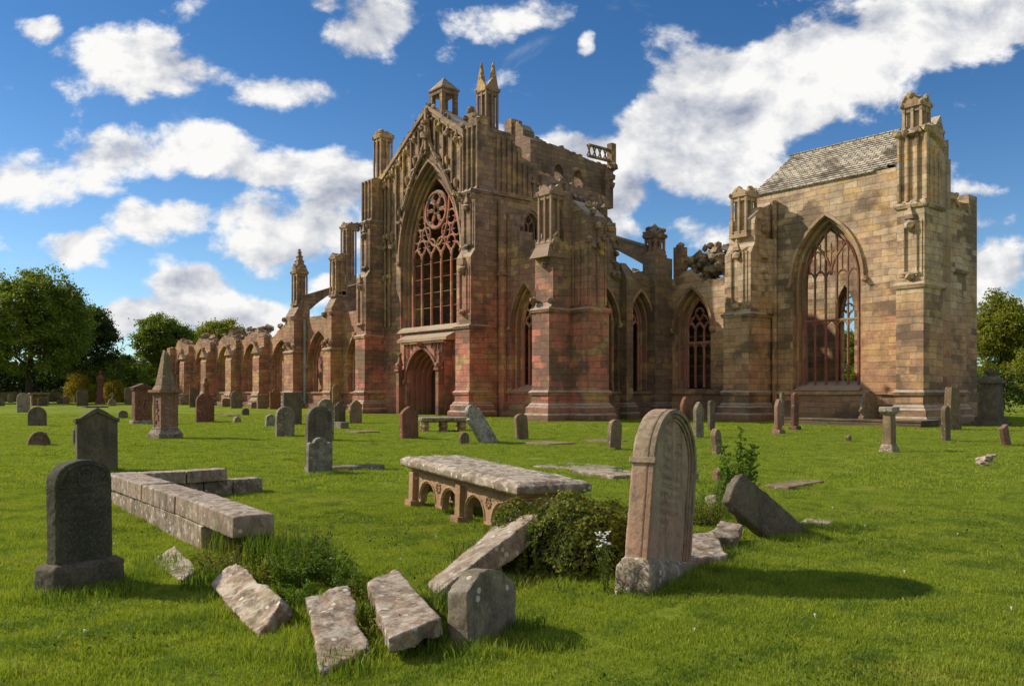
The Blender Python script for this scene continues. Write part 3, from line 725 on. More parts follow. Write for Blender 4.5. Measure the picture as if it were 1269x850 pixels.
# chapels east of the transept
mb = MB()
ctop = lin([(-43.0, 13.2), (-42.2, 13.1), (-42.19, 12.0), (-41.0, 11.8), (-40.99, 11.2), (-39.0, 11.0), (-35.7, 11.3)])
wall(mb, 'y', -43.0, -35.7, 35.4, 36.3, -.3, ctop, [(-40.7, 1.35, 1.6, 5.8, 8.6)])
for (za, zb, p) in ((-.3, .45, .34), (.45, .85, .22), (.85, 1.0, .12)): mb.box(-42.7, -35.7, 35.4-p, 35.4, za, zb)
mb.box(-43.0, -35.7, 35.27, 35.5, 1.5, 1.66)
mb.tube([(-42.7, 35.2, -.2), (-42.7, 35.2, 14)], .28, 8); mb.lump((-42.7, 35.2, 9.3), .4, (1,1,.7), .3)
part('chapel_wall', mb, M['transept'], 'south wall of the transept chapel')
mb = MB(); orders(mb, 'y', -40.7, .9, 1.7, 5.8, 7.9, 35.4, 36.25, 2, .2, .12)
mb.prism([(36.2, 2.1), (35.3, 1.6), (36.2, 1.6)], 'x', -42.1, -39.3)
w_ = part('window', mb, M['trim'], 'tall two light window of the transept chapel')
mb = MB(); tracery(mb, 'y', -40.7, .9, 1.9, 5.8, 7.9, 36.05, 3, .07, style='net', head=5.6); part('tracery', mb, M['tracery_red'], None, w_)
# corner buttress of the chapel, south and east limbs
mb = MB()
buttress_s(mb, -35.7, -34.3, 31.5, 34.79, [(1.55, .06), (6.1, .3), (9.9, .5), (9.9, 0)], (1.6, 6.15), ())
mb.box(-35.69, -34.31, 32.7, 34.788, 9.0, 11.9); mb.box(-35.7, -35.302, 34.79, 35.398, -.3, 11.3)
mb.lump((-35.6, 31.6, 6.7), .25, jit=.3); mb.lump((-34.2, 31.6, 6.6), .22, jit=.3); mb.lump((-34.9, 31.75, 8.6), .26, jit=.35)
plinth(mb, -34.3, -32.9, 33.2, 34.8)
mb.box(-34.298, -32.9, 33.2, 34.795, -.3, 6.1); mb.box(-34.296, -33.1, 33.35, 34.792, 6.1, 11.3)
mb.prism([(-34.3, 11.3), (-33.1, 11.3), (-34.3, 12.3)], 'y', 33.35, 34.8)
string(mb, -34.35, -32.9, 33.2, 34.85, 6.15); string(mb, -34.35, -32.9, 33.2, 34.85, 1.6)
for x in (-34.2, -33.75, -33.2): mb.tube([(x, 33.3, 6.4), (x, 33.3, 9.6)], .09, 6)
for y in (33.5, 34.1, 34.7): mb.tube([(-33.08, y, 6.4), (-33.08, y, 10.8)], .09, 6)
for k in range(14): mb.lump((-33.0+random.uniform(-.15,.2), random.uniform(33.4, 35), random.uniform(8.8, 12.2)), random.uniform(.15,.3), jit=.5)
b3 = part('buttress', mb, M['transept'], 'corner buttress of the transept chapel, lit on its narrow south face')
mb = MB(); pinnacle(mb, -35.55, -34.45, 31.85, 32.95, 9.7, 12.6, 0, True)
mb.frustum(-35.0, 32.3, 9.0, 9.75, .75, .9, .55, .55)
part('pinnacle', mb, M['trim'], None, b3)
mb = MB()
et = lambda: None
etop = lin([(34.8, 12.1), (35.6, 12.3), (35.62, 11.9), (36.4, 11.7), (36.9, 11.2), (36.92, 9.0), (37.7, 9.2), (38.4, 8.7), (38.9, 8.9), (39.6, 8.6), (40.2, 8.8), (41.5, 8.9)])
wall(mb, 'x', 34.8, 41.5, -35.3, -34.3, -.3, etop, [(35.95, 1.1, 1.6, 5.6, 8.0), (39.0, 1.05, 1.6, 5.6, 7.9)])
for (za, zb, p) in ((-.3, .45, .34), (.45, .85, .22), (.85, 1.0, .12)): mb.box(-34.3, -34.3+p, 34.8, 41.5, za, zb)
mb.box(-34.4, -34.18, 34.8, 41.5, 1.5, 1.66)
blockrow(mb, [(-34.8+random.uniform(-.4,.4), y, etop(y)) for y in np.arange(35, 41.4, .25)], .27)
for k in range(10): mb.lump((-34.3+random.uniform(-.1,.25), random.uniform(36.4, 36.9), random.uniform(8.2, 10.6)), random.uniform(.15,.32), jit=.5)
mb.box(-34.3, -33.75, 37.2, 37.75, -.3, 8.2); mb.prism([(-34.3, 8.2), (-33.75, 8.2), (-34.3, 9.2)], 'y', 37.2, 37.75); plinth(mb, -34.3, -33.75, 37.2, 37.75)
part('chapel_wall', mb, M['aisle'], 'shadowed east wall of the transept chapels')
for c in (35.95, 39.0):
    mb = MB(); orders(mb, 'x', c, .65, 1.6, 5.6, 7.1, -34.3, -35.2, 2, .2, .12, 1)
    w_ = part('window', mb, M['trim'], 'narrow pointed window in the east chapel wall')
    mb = MB(); tracery(mb, 'x', c, .65, 1.7, 5.6, 7.1, -35.0, 2, .06, style='net', head=5.4); part('tracery', mb, M['tracery_red'], None, w_)
mb = MB(); mb.box(-43.0, -35.3, 36.3, 41.5, 8.6, 9.0); mb.box(-41.6, -36.2, 41.0, 41.5, -.3, 8.6)  # unseen slab and wall added to darken the chapel windows
mb.box(-40.0, -29.4, 42.5, 44.6, 7.5, 7.75); mb.box(-40.0, -29.4, 44.6, 44.9, -.3, 7.75)  # unseen slab and backdrop added to darken the aisle window
part('chapel_shade_slabs', mb, M['tower'])
# pier and pinnacle at the angle, with its flying buttress
mb = MB(); mb.box(-34.9, -33.9, 39.9, 41.5, -.3, 9.8); mb.prism([(39.9, 9.8), (40.9, 9.8), (40.9, 10.2), (40.2, 10.4)], 'x', -34.9, -33.9)
plinth(mb, -34.9, -33.9, 39.9, 41.5, s=.7)
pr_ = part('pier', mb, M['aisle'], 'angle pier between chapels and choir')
mb = MB(); pinnacle(mb, -34.85, -33.95, 40.0, 40.9, 9.9, 11.1, 0, True); 
for k in range(6): mb.lump((random.uniform(-34.8,-34.0), random.uniform(40.1,40.8), 11.3+random.random()*.35), .25, jit=.4)
mb.box(-33.9, -33.3, 41.6, 42.2, 8.0, 10.5); mb.lump((-33.6, 41.9, 10.5), .35, jit=.5)
part('pinnacle', mb, M['tower'], None, pr_)
def flyer(mb, axis, u0, z0, u1, z1, a, b, th=.55, sag=1.6):
    """flying buttress from (u0,z0) low to (u1,z1) high"""
    top = [(u0 + (u1-u0)*t, z0 + (z1-z0)*t) for t in np.linspace(0, 1, 9)]
    bot = [(u0 + (u1-u0)*t, z0 + (z1-z0)*t - th - sag*((1-t)**2.2)) for t in np.linspace(0, 1, 9)]
    mb.prism(top + bot[::-1], axis, a, b)
    tp = [(u, z+.06) for u, z in top]; mb.ring(top, [(u, z+.14) for u, z in top], axis, a-.08, b+.08)
mb = MB(); flyer(mb, 'y', -34.9, 10.5, -43.0, 13.4, 40.15, 40.7, .38, .75)
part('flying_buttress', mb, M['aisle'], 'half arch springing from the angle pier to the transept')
mb = MB(); flyer(mb, 'y', -35.7, 11.6, -43.0, 13.3, 35.9, 36.5, .5, 1.0) if False else mb.box(-42.8, -42.2, 35.5, 36.2, 12, 12.1)
# choir aisle wall
mb = MB()
atop = lin([(-34.3, 8.6), (-33.5, 8.5), (-33.1, 8.9), (-32.7, 9.0), (-32.2, 8.6), (-31.9, 8.0), (-31.2, 8.3), (-30.6, 8.2), (-29.3, 8.6)])
wall(mb, 'y', -33.9, -29.3, 41.5, 42.5, -.3, atop, [(-32.35, 1.35, 1.8, 5.4, 8.0)])
for (za, zb, p) in ((-.3, .45, .34), (.45, .85, .22), (.85, 1.0, .12)): mb.box(-33.9, -29.3, 41.5-p, 41.5, za, zb)
mb.box(-33.9, -29.3, 41.38, 41.6, 1.5, 1.66)
blockrow(mb, [(x, 42.0+random.uniform(-.4,.3), atop(x)) for x in np.arange(-33.8, -29.4, .3)], .2)
part('aisle_wall', mb, M['presbytery'], 'wall of the choir aisle between the ruined vault and the buttress')
mb = MB()
for k in range(90): (mb.chunk if k % 3 else mb.lump)((random.uniform(-33.4, -30.4), random.uniform(41.9, 43.4), 8.5 + 1.7*random.random()*max(0, 1-abs(random.uniform(-.4,.4)))), random.uniform(.14, .32))
for k in range(40): (mb.chunk if k % 2 else mb.lump)((random.uniform(-32.3, -30.9), random.uniform(42.2, 43.4), random.uniform(9.0, 10.5)), random.uniform(.15, .30))
mb.bar([(-34.0, 8.2), (-33.6, 9.0), (-32.9, 9.7), (-32.2, 10.1)], 'y', 42.1, .16); mb.bar([(-30.4, 8.2), (-30.9, 9.2), (-31.8, 10.0)], 'y', 42.3, .15)
mb.bar([(-30.2, 8.2), (-30.3, 8.9), (-30.0, 9.4), (-29.4, 9.7)], 'y', 42.3, .16)
part('vault_stump', mb, M['aisle'], 'dark ragged remains of fallen vaulting')
mb = MB(); orders(mb, 'y', -32.35, .95, 1.8, 5.4, 7.3, 41.5, 42.4, 2, .2, .14)
w_ = part('window', mb, M['trim'], 'dark traceried window of the choir aisle')
mb = MB(); tracery(mb, 'y', -32.35, .95, 1.9, 5.4, 7.3, 42.2, 3, .07, transom=4.6, style='net', head=5.3); saddle(mb, 'y', -32.35, .9, 2.0, 5.2, 42.25, .6); part('tracery', mb, M['tracery_red'], None, w_)

# ---------------------------------------------------------------- presbytery
PW = (-24.3, 1.6, 2.0, 7.6, 10.6)
mb = MB()
ptop = lin([(-29.3, 12.2), (-28.9, 12.5), (-28.6, 12.9), (-19.51, 12.95)])
wall(mb, 'y', -29.3, -19.51, 42.6, 43.7, -.3, ptop, [(-24.3, 2.0, 1.7, 7.6, 11.15)])
for (za, zb, p) in ((-.3, .45, .34), (.45, .85, .22), (.85, 1.0, .12)): mb.box(-27.6, -19.5, 42.6-p, 42.6, za, zb)
mb.box(-27.6, -19.5, 42.47, 42.7, 1.48, 1.66)
for k, h in enumerate((12.2, 11.6, 10.9, 10.2)): mb.box(-29.3-.35*(k+1), -29.3-.35*k, 42.62, 43.6, 8, h)
blockrow(mb, [(-29.3-.3*k, 43.1, 12.3-.55*k) for k in range(5)], .25)
part('presbytery_wall', mb, M['presbytery'], 'tan block wall of the presbytery')
mb = MB(); orders(mb, 'y', -24.3, 1.6, 1.75, 7.6, 10.6, 42.6, 43.5, 2, .2, .14)
mb.prism([(43.6, 2.2), (42.45, 1.7), (43.6, 1.7)], 'x', -26.2, -22.4)
w_ = part('window', mb, M['trim_tan'], 'large presbytery window with open tracery against the sky')
mb = MB(); tracery(mb, 'y', -24.3, 1.6, 2.0, 7.6, 10.6, 43.15, 5, .06, transom=5.5, style='perp', head=7.7); part('tracery', mb, M['tracery_dark'], None, w_)
mb = MB()
wall(mb, 'y', -33.0, -19.8, 49.6, 50.7, -.3, lin([(-33.0, 10.4), (-29.0, 11.5), (-28.9, 12.5), (-19.8, 12.5)]), [(-27.05, .62, 1.2, 6.4, 8.2)])
wall(mb, 'x', 43.701, 49.6, -20.8, -19.8, -.3, lin([(43.7, 13.9), (45.6, 15.6), (46.1, 16.1), (46.5, 15.3), (46.8, 13.4), (47.3, 12.8), (47.31, 11.8), (49.6, 11.4)]), [(47.4, 1.3, 2.0, 7.0, 9.5)])
part('presbytery_wall', mb, M['presbytery'], 'inner north and east walls of the presbytery')
mb = MB(); tracery(mb, 'x', 47.4, 1.3, 2.0, 7, 9.5, -20.3, 3, .08, style='perp', head=6.8); part('window', mb, M['trim_tan'], 'east window of the presbytery')
mb = MB(); tracery(mb, 'y', -27.05, .62, 1.2, 6.4, 8.2, 50.1, 2, .05, style='net', head=6.2); part('window', mb, M['trim_tan'], 'north window of the presbytery')
mb = MB(); mb.box(-28.4, -20.8, 43.7, 49.6, 12.0, 12.4); part('presbytery_vault', mb, M['presbytery'])
# stone slab roof
mroof, t_, b_ = material('lichened stone slates')
gp = t_.node('ShaderNodeNewGeometry').outputs['Position']; sp = t_.node('ShaderNodeSeparateXYZ', {0: gp})
vec = t_.node('ShaderNodeCombineXYZ', {0: sp.outputs[0], 1: sp.outputs[2]}).outputs[0]
br = t_.node('ShaderNodeTexBrick', {'Vector': vec, 'Color1': (0,0,0,1), 'Color2': (1,1,1,1), 'Mortar': (0,0,0,1), 'Scale': 1.0, 'Mortar Size': .02, 'Brick Width': .42, 'Row Height': .17})
base = t_.ramp(br.outputs[0], [(.1, srgb(150,136,114)), (.5, srgb(184,168,144)), (.9, srgb(212,196,170))])
li = t_.noise(t_.scale(gp, (1,1,2.5)), 2.2, 8, .8)
c_ = t_.mix(t_.mapr(li, .46, .56, 0, .8), base, (.68,.64,.56)); c_ = t_.mix(t_.mapr(t_.noise(gp, .5, 4), .5, .64, 0, .75), c_, (.09,.065,.045))
c_ = t_.mix(br.outputs[1], c_, (.03,.025,.02)); t_.l.new(c_, b_.inputs['Base Color'])
bp = t_.node('ShaderNodeBump', {'Height': t_.math('SUBTRACT', t_.math('ADD', t_.math('MULTIPLY', br.outputs[0], .5), li), br.outputs[1]), 'Strength': 1.0, 'Distance': .06}); t_.l.new(bp.outputs[0], b_.inputs['Normal'])
mb = MB()
nrow = 18
for i in range(nrow):                                  # overlapping courses of slabs
    t0, t1 = i/nrow, (i+1)/nrow
    ya, za = 42.55+3.55*t0, 12.95+2.8*t0; yb, zb = 42.55+3.55*t1, 12.95+2.8*t1
    xl0, xl1 = -28.95 + .1*t0 + random.uniform(-.06,.06), -20.0
    if i < 2: xl1 = -21.0 - .6*(1-i)
    mb.prism([(ya-.04, za+.04), (yb, zb+.005), (yb, zb-.2), (ya-.04, za-.06)], 'x', xl0 + .02*i, xl1)
mb.prism([(46.1, 15.75), (49.65, 12.95), (49.65, 12.75), (46.1, 15.5)], 'x', -28.5, -23.0)
mb.box(-28.6, -20.0, 45.98, 46.22, 15.68, 15.88)
part('roof', mb, mroof, 'stone slab roof blotched with pale lichen')
mb = MB(); mb.prism([(43.7, 12.5), (46.1, 15.4), (49.6, 12.5)], 'x', -28.5, -27.9); part('gable_end', mb, M['presbytery'])
# middle buttress
mb = MB()
buttress_s(mb, -29.3, -27.6, 40.3, 42.6, [(1.55, .05), (5.95, .15), (9.3, .4), (11.2, .5)], (1.6, 5.95), ((6.4, 9.4),))
mb.prism([(42.6, 10.5), (41.4, 10.5), (42.6, 12.4)], 'x', -29.2, -27.7)
for k in range(8): mb.lump((-27.5, random.uniform(41.5, 42.4), random.uniform(8.0, 11.3)), random.uniform(.12,.26), jit=.5)
mb.box(-27.6, -27.35, 41.9, 42.59, 6, 10.2); mb.tube([(-27.35, 42.45, 1.0), (-27.35, 42.45, 12.4)], .13, 6)
b4 = part('buttress', mb, M['presbytery'], 'middle presbytery buttress in shade with a niche')
mb = MB(); pinnacle(mb, -29.1, -28.05, 40.75, 41.8, 10.4, 12.7, 0, True); part('pinnacle', mb, M['trim_tan'], None, b4)
# east corner buttress with tall stepped pinnacle
mb = MB()
buttress_s(mb, -19.5, -18.2, 40.5, 42.6, [(1.55, .05), (6.7, .1), (10.4, .25), (14.0, .25)], (1.6, 6.7, 10.5), ((7.1, 9.7),))
for x in (-19.5, -19.1, -18.65, -18.2):
    mb.tube([(x, 40.85, 10.7), (x, 40.85, 14.0)], .09, 6)
for y in (41.2, 41.7, 42.2): mb.tube([(-18.2, y, 10.7), (-18.2, y, 13.2)], .08, 6)
for k in range(5): mb.lump((-19.5+k*.33, 40.8, 14.0), .22, jit=.45); mb.lump((-19.5+k*.33, 40.7, 10.5), .18, jit=.45); mb.lump((-18.15, 41+k*.35, 14.0-.1*k), .22, jit=.45)
b5 = part('buttress', mb, M['presbytery'], 'east corner buttress of the presbytery, sunlit on its south face')
mb = MB(); pinnacle(mb, -19.4, -18.45, 40.95, 41.9, 14.0, 15.35, 0, True); part('pinnacle', mb, M['trim_tan'], None, b5)
mb = MB()
mb.box(-19.505, -18.2, 42.602, 43.5, -.3, 13.0); mb.box(-19.8, -19.506, 42.7, 43.7, -.3, 12.9); mb.prism([(42.7, 13.0), (43.5, 13.0), (43.5, 14.0)], 'x', -19.4, -18.3)
for k in range(22): mb.lump((random.uniform(-19.6, -18.3), random.uniform(42.7, 43.8), random.uniform(12.8, 14.5)), random.uniform(.15, .3), jit=.5)
mb.box(-20.4, -19.9, 43.8, 45.3, 13.6, 14.6)
part('gable_stones', mb, M['trim_tan'], 'crumbling stones at the head of the east gable')
mb = MB()
mb.box(-19.8, -18.6, 44.0, 46.3, -.3, 7.8); mb.box(-19.8, -18.75, 44.1, 46.2, 7.8, 11.2)
string(mb, -19.8, -18.6, 44.0, 46.3, 7.8); string(mb, -19.8, -18.6, 44.0, 46.3, 1.6); plinth(mb, -19.8, -18.6, 44.0, 46.3)
for k in range(18): mb.lump((random.uniform(-19.7, -18.7), random.uniform(44.1, 46.2), random.uniform(10.8, 11.8)), random.uniform(.15,.32), jit=.5)
part('buttress', mb, M['presbytery'], 'shaded east going buttress of the presbytery')

# ---------------------------------------------------------------- nave chapels to the west
PX_ = [(-72.5, -71.1), (-80.8, -78.8), (-88.6, -87.0), (-96.2, -94.6), (-103.9, -102.3), (-111.3, -109.7), (-118.0, -116.6)]
mb = MB()
ntop_pts = []
wins = []
edges = [-57.3] + [v for p in PX_ for v in (p[1], p[0])]
for i in range(0, len(edges)-1, 2):
    a_, b_ = edges[i+1] if False else edges[i], edges[i+1]
    c = (a_+b_)/2; hw = abs(a_-b_)/2 - .75
    if i == 0: c, hw = -62.5, 1.9; wins.append((-68.2, 1.9, 1.6, 4.2, 7.2))
    wins.append((c, min(hw, 2.35), 1.6, 4.2, 7.6 if i < 4 else 7.1))
nt_hi = ragged(8.9, .05, .5, 2)
f_lo = ragged(7.9, .35, .42, 4)
def ntop(u):
    if u > -79.5: return 9.0
    k = (-u - 79.5) % 7.7/7.7
    return f_lo(u) + .55*math.cos((k-.5)*2*math.pi)
ntop.step = .42
wall(mb, 'y', -118.0, -57.3, 39.3, 40.3, -.3, ntop, wins)
mb.box(-118.0, -57.3, 39.15, 39.35, 1.48, 1.66); mb.box(-118, -57.3, 38.95, 39.3, -.3, .5)
blockrow(mb, [(x, 39.8+random.uniform(-.4,.4), ntop(x)) for x in np.arange(-117.8, -80, .3)], .27)
for k in range(40): mb.chunk((random.choice([-83.5, -91.5, -99, -106.8])+random.uniform(-1.6,1.6), random.uniform(39.4, 41.5), 8.1+random.random()*.8), random.uniform(.25,.5))
part('nave_chapel_wall', mb, M['nave'], 'long low wall of nave chapels with pointed arches')
for j, wn in enumerate(wins):
    mb = MB(); c, hw, sl_, sp_, ap_ = wn
    orders(mb, 'y', c, hw-.35, sl_, sp_, ap_-.4, 39.3, 40.2, 1, .32, .12)
    w_ = part('window', mb, M['nave'], 'pointed nave chapel window')
    if j < 4:
        mb = MB(); tracery(mb, 'y', c, hw-.35, sl_+.1, sp_, ap_-.4, 40.0, 3, .08, style='net', head=sp_-.1); part('tracery', mb, M['tracery_red'], None, w_)
for i, (xa, xb) in enumerate(PX_):
    mb = MB()
    if i < 2:
        zt = 10.2 if i else 10.4
        buttress_s(mb, xa, xb, 38.0, 39.4, [(1.55, .05), (5.6, .1), (8.6, .0)], (1.6, 5.6), ())
        mb.box(xa+.05, xb-.05, 38.18, 39.9, 7.8, zt-1.0); mb.prism([(38.18, zt-1.0), (39.9, zt-1.0), (39.9, zt+.8), (39.2, zt+.8)], 'x', xa+.05, xb-.05)
        for x in (xa, xb): mb.lump((x, 38.1, 8.9), .3, jit=.35); mb.lump((x, 38.1, 6.2), .25, jit=.35)
        mb.lump(((xa+xb)/2, 38.0, 6.4), .3, jit=.3)
    else:
        buttress_s(mb, xa, xb, 38.0, 39.4, [(1.5, .1), (5.3, .15), (5.9, .5)], (1.3,), ())
        mb.prism([(xa-.08, 5.8), (xb+.08, 5.8), ((xa+xb)/2, 6.7)], 'y', 37.95, 38.4)
        mb.lump(((xa+xb)/2, 38.1, 6.8), .3, (1,1,1.4), .35); mb.box(xa+.1, xb-.1, 38.7, 39.4, 6.0, 7.5)
        blockrow(mb, [(x, 39.1, 7.5) for x in np.arange(xa+.2, xb, .4)], .22)
    bb = part('buttress', mb, M['nave'], ['nave buttress carrying the broader crocketed shaft nearest the transept', 'nave buttress carrying the slender spire'][i] if i < 2 else None)
    if i < 2:
        cx = (xa+xb)/2 + .1; mb = MB()
        if i: pinnacle(mb, cx-.6, cx+.6, 38.6, 39.8, zt+.2, 13.6, 2.3, False)
        else: pinnacle(mb, cx-.6, cx+.6, 38.6, 39.8, zt+.2, 14.1, 0, True)
        part('pinnacle', mb, M['nave'], None, bb)
mb = MB(); flyer(mb, 'x', 39.72, 11.27, 44.4, 12.9, -80.1, -79.6, .4, 1.5); part('flying_buttress', mb, M['nave'], 'flying buttress behind the slender spire')
mb = MB(); flyer(mb, 'x', 39.72, 11.27, 44.4, 12.9, -72.0, -71.5, .4, 1.5); part('flying_buttress', mb, M['nave'], 'flying buttress nearest the transept')
mb = MB()
mb.box(-80.8, -79.0, 44.2, 45.6, -.3, 13.2); mb.box(-72.6, -71.0, 44.2, 45.6, -.3, 14.0); mb.box(-78.9, -57.3, 44.6, 45.5, -.3, 8.6)
wall(mb, 'y', -118, -80.8, 45, 45.9, -.3, ragged(6.9, .4, .5, 12), [(-84, 1.6, 0, 3.4, 5.4), (-91.5, 1.6, 0, 3.4, 5.4), (-99, 1.6, 0, 3.4, 5.4), (-106.5, 1.6, 0, 3.4, 5.4)])
part('nave_wall', mb, M['nave'], 'inner arcade wall of the nave')
mb = MB(); pinnacle(mb, -72.5, -71.3, 44.4, 45.5, 14.0, 17.2, 0, True); part('pinnacle', mb, M['nave']); mb = MB(); pinnacle(mb, -80.6, -79.3, 44.3, 45.5, 13.2, 18.9, 0, True); part('pinnacle', mb, M['nave'], 'tall far pinnacle of the nave')
mlead, t_, b_ = material('lead sheet'); b_.inputs['Base Color'].default_value = (.30,.34,.40,1); b_.inputs['Roughness'].default_value = .45
gp = t_.node('ShaderNodeNewGeometry').outputs['Position']; t_.l.new(t_.ramp(t_.noise(gp, .9, 4), [(.3, (.22,.25,.30)), (.7, (.42,.46,.52))]), b_.inputs['Base Color'])
mb = MB(); mb.prism([(39.5, 9.02), (44.6, 10.0), (44.6, 9.7), (39.5, 8.9)], 'x', -78.8, -57.4)
for x in np.arange(-78.5, -57.5, .9): mb.prism([(39.5, 9.07), (44.6, 10.05), (44.6, 9.98), (39.5, 9.0)], 'x', x, x+.06)
part('lead_roof', mb, mlead, 'pale lead roof over the nave chapels')
mb = MB(); mb.box(-78.3, -78.15, 38.95, 39.1, .2, 8.8); part('drainpipe', mb, mlead)
# ================================================================ GROUND
def grass_ground():
    m, t, b = material('mown lawn')
    pos = t.node('ShaderNodeNewGeometry').outputs['Position']
    n1 = t.noise(pos, .16, 4, .6); n2 = t.noise(pos, .8, 5, .65); n3 = t.noise(t.scale(pos, (1,1,.2)), 7.0, 6, .75)
    n4 = t.noise(pos, 38.0, 4, .8)
    c = t.ramp(t.math('ADD', t.math('MULTIPLY', n1, .5), t.math('MULTIPLY', n2, .5)), [(.36, (.130,.175,.018)), (.5, (.215,.270,.024)), (.64, (.31,.34,.040))])
    c = t.mix(t.mapr(n3, .40, .72, 0, .6), c, (.07,.13,.012))
    c = t.mix(t.mapr(n4, .5, .8, 0, .5), c, (.22,.26,.03))
    c = t.mix(t.mapr(n2, .60, .74, 0, .4), c, (.24,.22,.05))
    t.l.new(c, b.inputs['Base Color']); b.inputs['Specular IOR Level'].default_value = .05
    bp = t.node('ShaderNodeBump', {'Height': t.math('ADD', n3, t.math('MULTIPLY', n4, .5)), 'Strength': 1.0, 'Distance': .05}); t.l.new(bp.outputs[0], b.inputs['Normal'])
    return m
mlawn = grass_ground()
def make_ground():
    rs = np.concatenate([np.linspace(1.5, 14, 60), np.geomspace(14.5, 60, 34), np.geomspace(66, 3200, 22)])
    th0 = math.atan2(VY, VX); n = 240
    v = [(0.0, 0.0, 0.0)]; f = []
    for r in rs:
        for k in range(n):
            a = th0 + 2*math.pi*k/n; x, y = r*math.cos(a), r*math.sin(a); v.append((x, y, gh(x, y)))
    for k in range(n): f.append((0, 1+k, 1+(k+1) % n))
    for i in range(len(rs)-1):
        for k in range(n):
            a, b = 1+i*n+k, 1+i*n+(k+1) % n; f.append((a, b, b+n, a+n))
    mb = MB(); mb.add(v, f); o = mb.obj('ground', mlawn, smooth=True, recalc=False)
    tag(o, 'green churchyard lawn running to the horizon', kind='structure')
make_ground()

# ================================================================ GRAVESTONES
def outl(kind, w, h):
    """headstone outline in (u, z), from the lower left over the top to the lower right"""
    a = w/2; P = [(-a, -.25)]
    arcp = lambda cx, cz, rx, rz, t0, t1, n=10: [(cx+rx*math.cos(t), cz+rz*math.sin(t)) for t in np.linspace(t0, t1, n)]
    pi = math.pi
    if kind == 'round': P += arcp(0, h-a, a, a, pi, 0, 15)
    elif kind == 'segment': P += arcp(0, h-.32*w, a, .32*w, pi, 0, 13)
    elif kind == 'low': P += arcp(0, 0, a, h, pi, 0, 15)
    elif kind == 'shoulder': P += [(-a, h*.80), (-a*.78, h*.80)] + arcp(0, h-.30*w-.0, a*.70, .30*w, pi*.93, pi*.07, 11) + [(a*.78, h*.80), (a, h*.80)]
    elif kind == 'scroll': P += [(-a, h*.78)] + arcp(-a*.78, h*.80, a*.22, h*.07, pi, pi*.2, 5) + arcp(0, h-.22*w, a*.55, .22*w, pi*.95, pi*.05, 9) + arcp(a*.78, h*.80, a*.22, h*.07, pi*.8, 0, 5) + [(a, h*.78)]
    elif kind == 'gothic': P += [(-a, h*.78), (-a*.75, h*.86), (-a*.4, h*.94), (0, h), (a*.4, h*.94), (a*.75, h*.86), (a, h*.78)]
    elif kind == 'peak': P += [(-a, h-.28*w), (0, h), (a, h-.28*w)]
    elif kind == 'pediment': P += [(-a, h-.20*w), (-a*.86, h-.17*w), (0, h), (a*.86, h-.17*w), (a, h-.20*w)]
    elif kind == 'clipped': P += [(-a, h*.74), (-a*.45, h*.95), (-a*.2, h), (a*.45, h*.97), (a*.8, h*.86), (a, h*.76)]
    elif kind == 'broken': P += [(-a, h*.8), (-a*.5, h*.93), (-a*.1, h*.88), (a*.4, h), (a, h*.9)]
    elif kind == 'taper': P = [(-a, -.25), (-a*.55, h), (a*.55, h)]
    else: P += [(-a, h), (a, h)]
    if kind != 'low': P.append((a, -.25))
    return P
def stone_mesh(kind, w, h, t, border=False):
    mb = MB(); P = outl(kind, w, h); mb.prism(P, 'x', -t/2, t/2)
    return mb
def dims(px, by, top, wpx, t):
    d = F*EH/(by-HY); k = (px-CX)/F
    h = (by-top)*d/F
    w = max(.12, (wpx*d/F - t*abs(RX + k*(-VX))) / max(.25, (RY - k*VY)))
    return d, h, w
GROUP = 'gravestones standing in the churchyard'
def headstone(px, by, top, wpx, t, kind, mat, roll, lean, label, name='headstone', plinth_h=0, yaw=0, cat='headstone', group=GROUP, carved=None):
    d, h, w = dims(px, by, top, wpx, t)
    p = ground(px, by); p.z = gh(p.x, p.y)
    R_ = (math.radians(roll), math.radians(lean), math.radians(yaw if yaw else random.uniform(-4, 4)))
    near = d < 24
    if plinth_h or carved:
        e = tag(empty(name, p, R_), label, cat, group)
        mb = stone_mesh(kind, w*(.86 if plinth_h else 1), h, t); s_ = mb.obj('stone', G[mat], e, bevel=.018)
        if plinth_h:
            mp = MB(); mp.box(-t*.5-.1, t*.5+.1, -w/2, w/2, -.25, plinth_h-.05); mp.frustum(0, 0, plinth_h-.05, plinth_h, t*.5+.1, w/2, t*.5+.05, w/2-.05)
            mp.obj('plinth', G[mat], e, bevel=.01)
        if carved: carved(e, w*(.86 if plinth_h else 1), h, t, mat)
        return e
    mb = stone_mesh(kind, w, h, t)
    o = mb.obj(name, G[mat], bevel=.02 if d < 45 else .012); o.location = p; o.rotation_euler = R_
    tag(o, label, cat, group); return o
def border_carving(e, w, h, t, mat):
    mb = MB(); P = [(u*.86, z*.94) for u, z in outl('round', w, h) if z > 0]
    mb.bar(P, 'x', t/2, .018, 5); mb.obj('border', G[mat], e)
def pediment_cap(e, w, h, t, mat):
    mb = MB(); a = w/2
    for s in (-1, 1):
        mb.prism([(s*(a+.06), h-.20*w-.03), (0, h-.01), (0, h+.07), (s*(a+.06), h-.20*w+.06)], 'x', -t/2-.05, t/2+.05)
    mb.box(-t/2-.03, t/2+.03, -a-.04, a+.04, h-.20*w-.12, h-.20*w-.05); mb.obj('cap', G[mat], e)
def skull_carving(e, w, h, t, mat):
    mb = MB()
    for k in range(9): mb.lump((t/2, random.uniform(-.3, .3)*w, random.uniform(.35, .8)*h), .055*random.uniform(.7, 1.4), (.5,1,1), .35)
    P = [(u*.88, z*.9) for u, z in outl('low', w, h) if z > .02]; mb.bar(P, 'x', t/2, .02, 5)
    mb.obj('carving', G[mat], e)
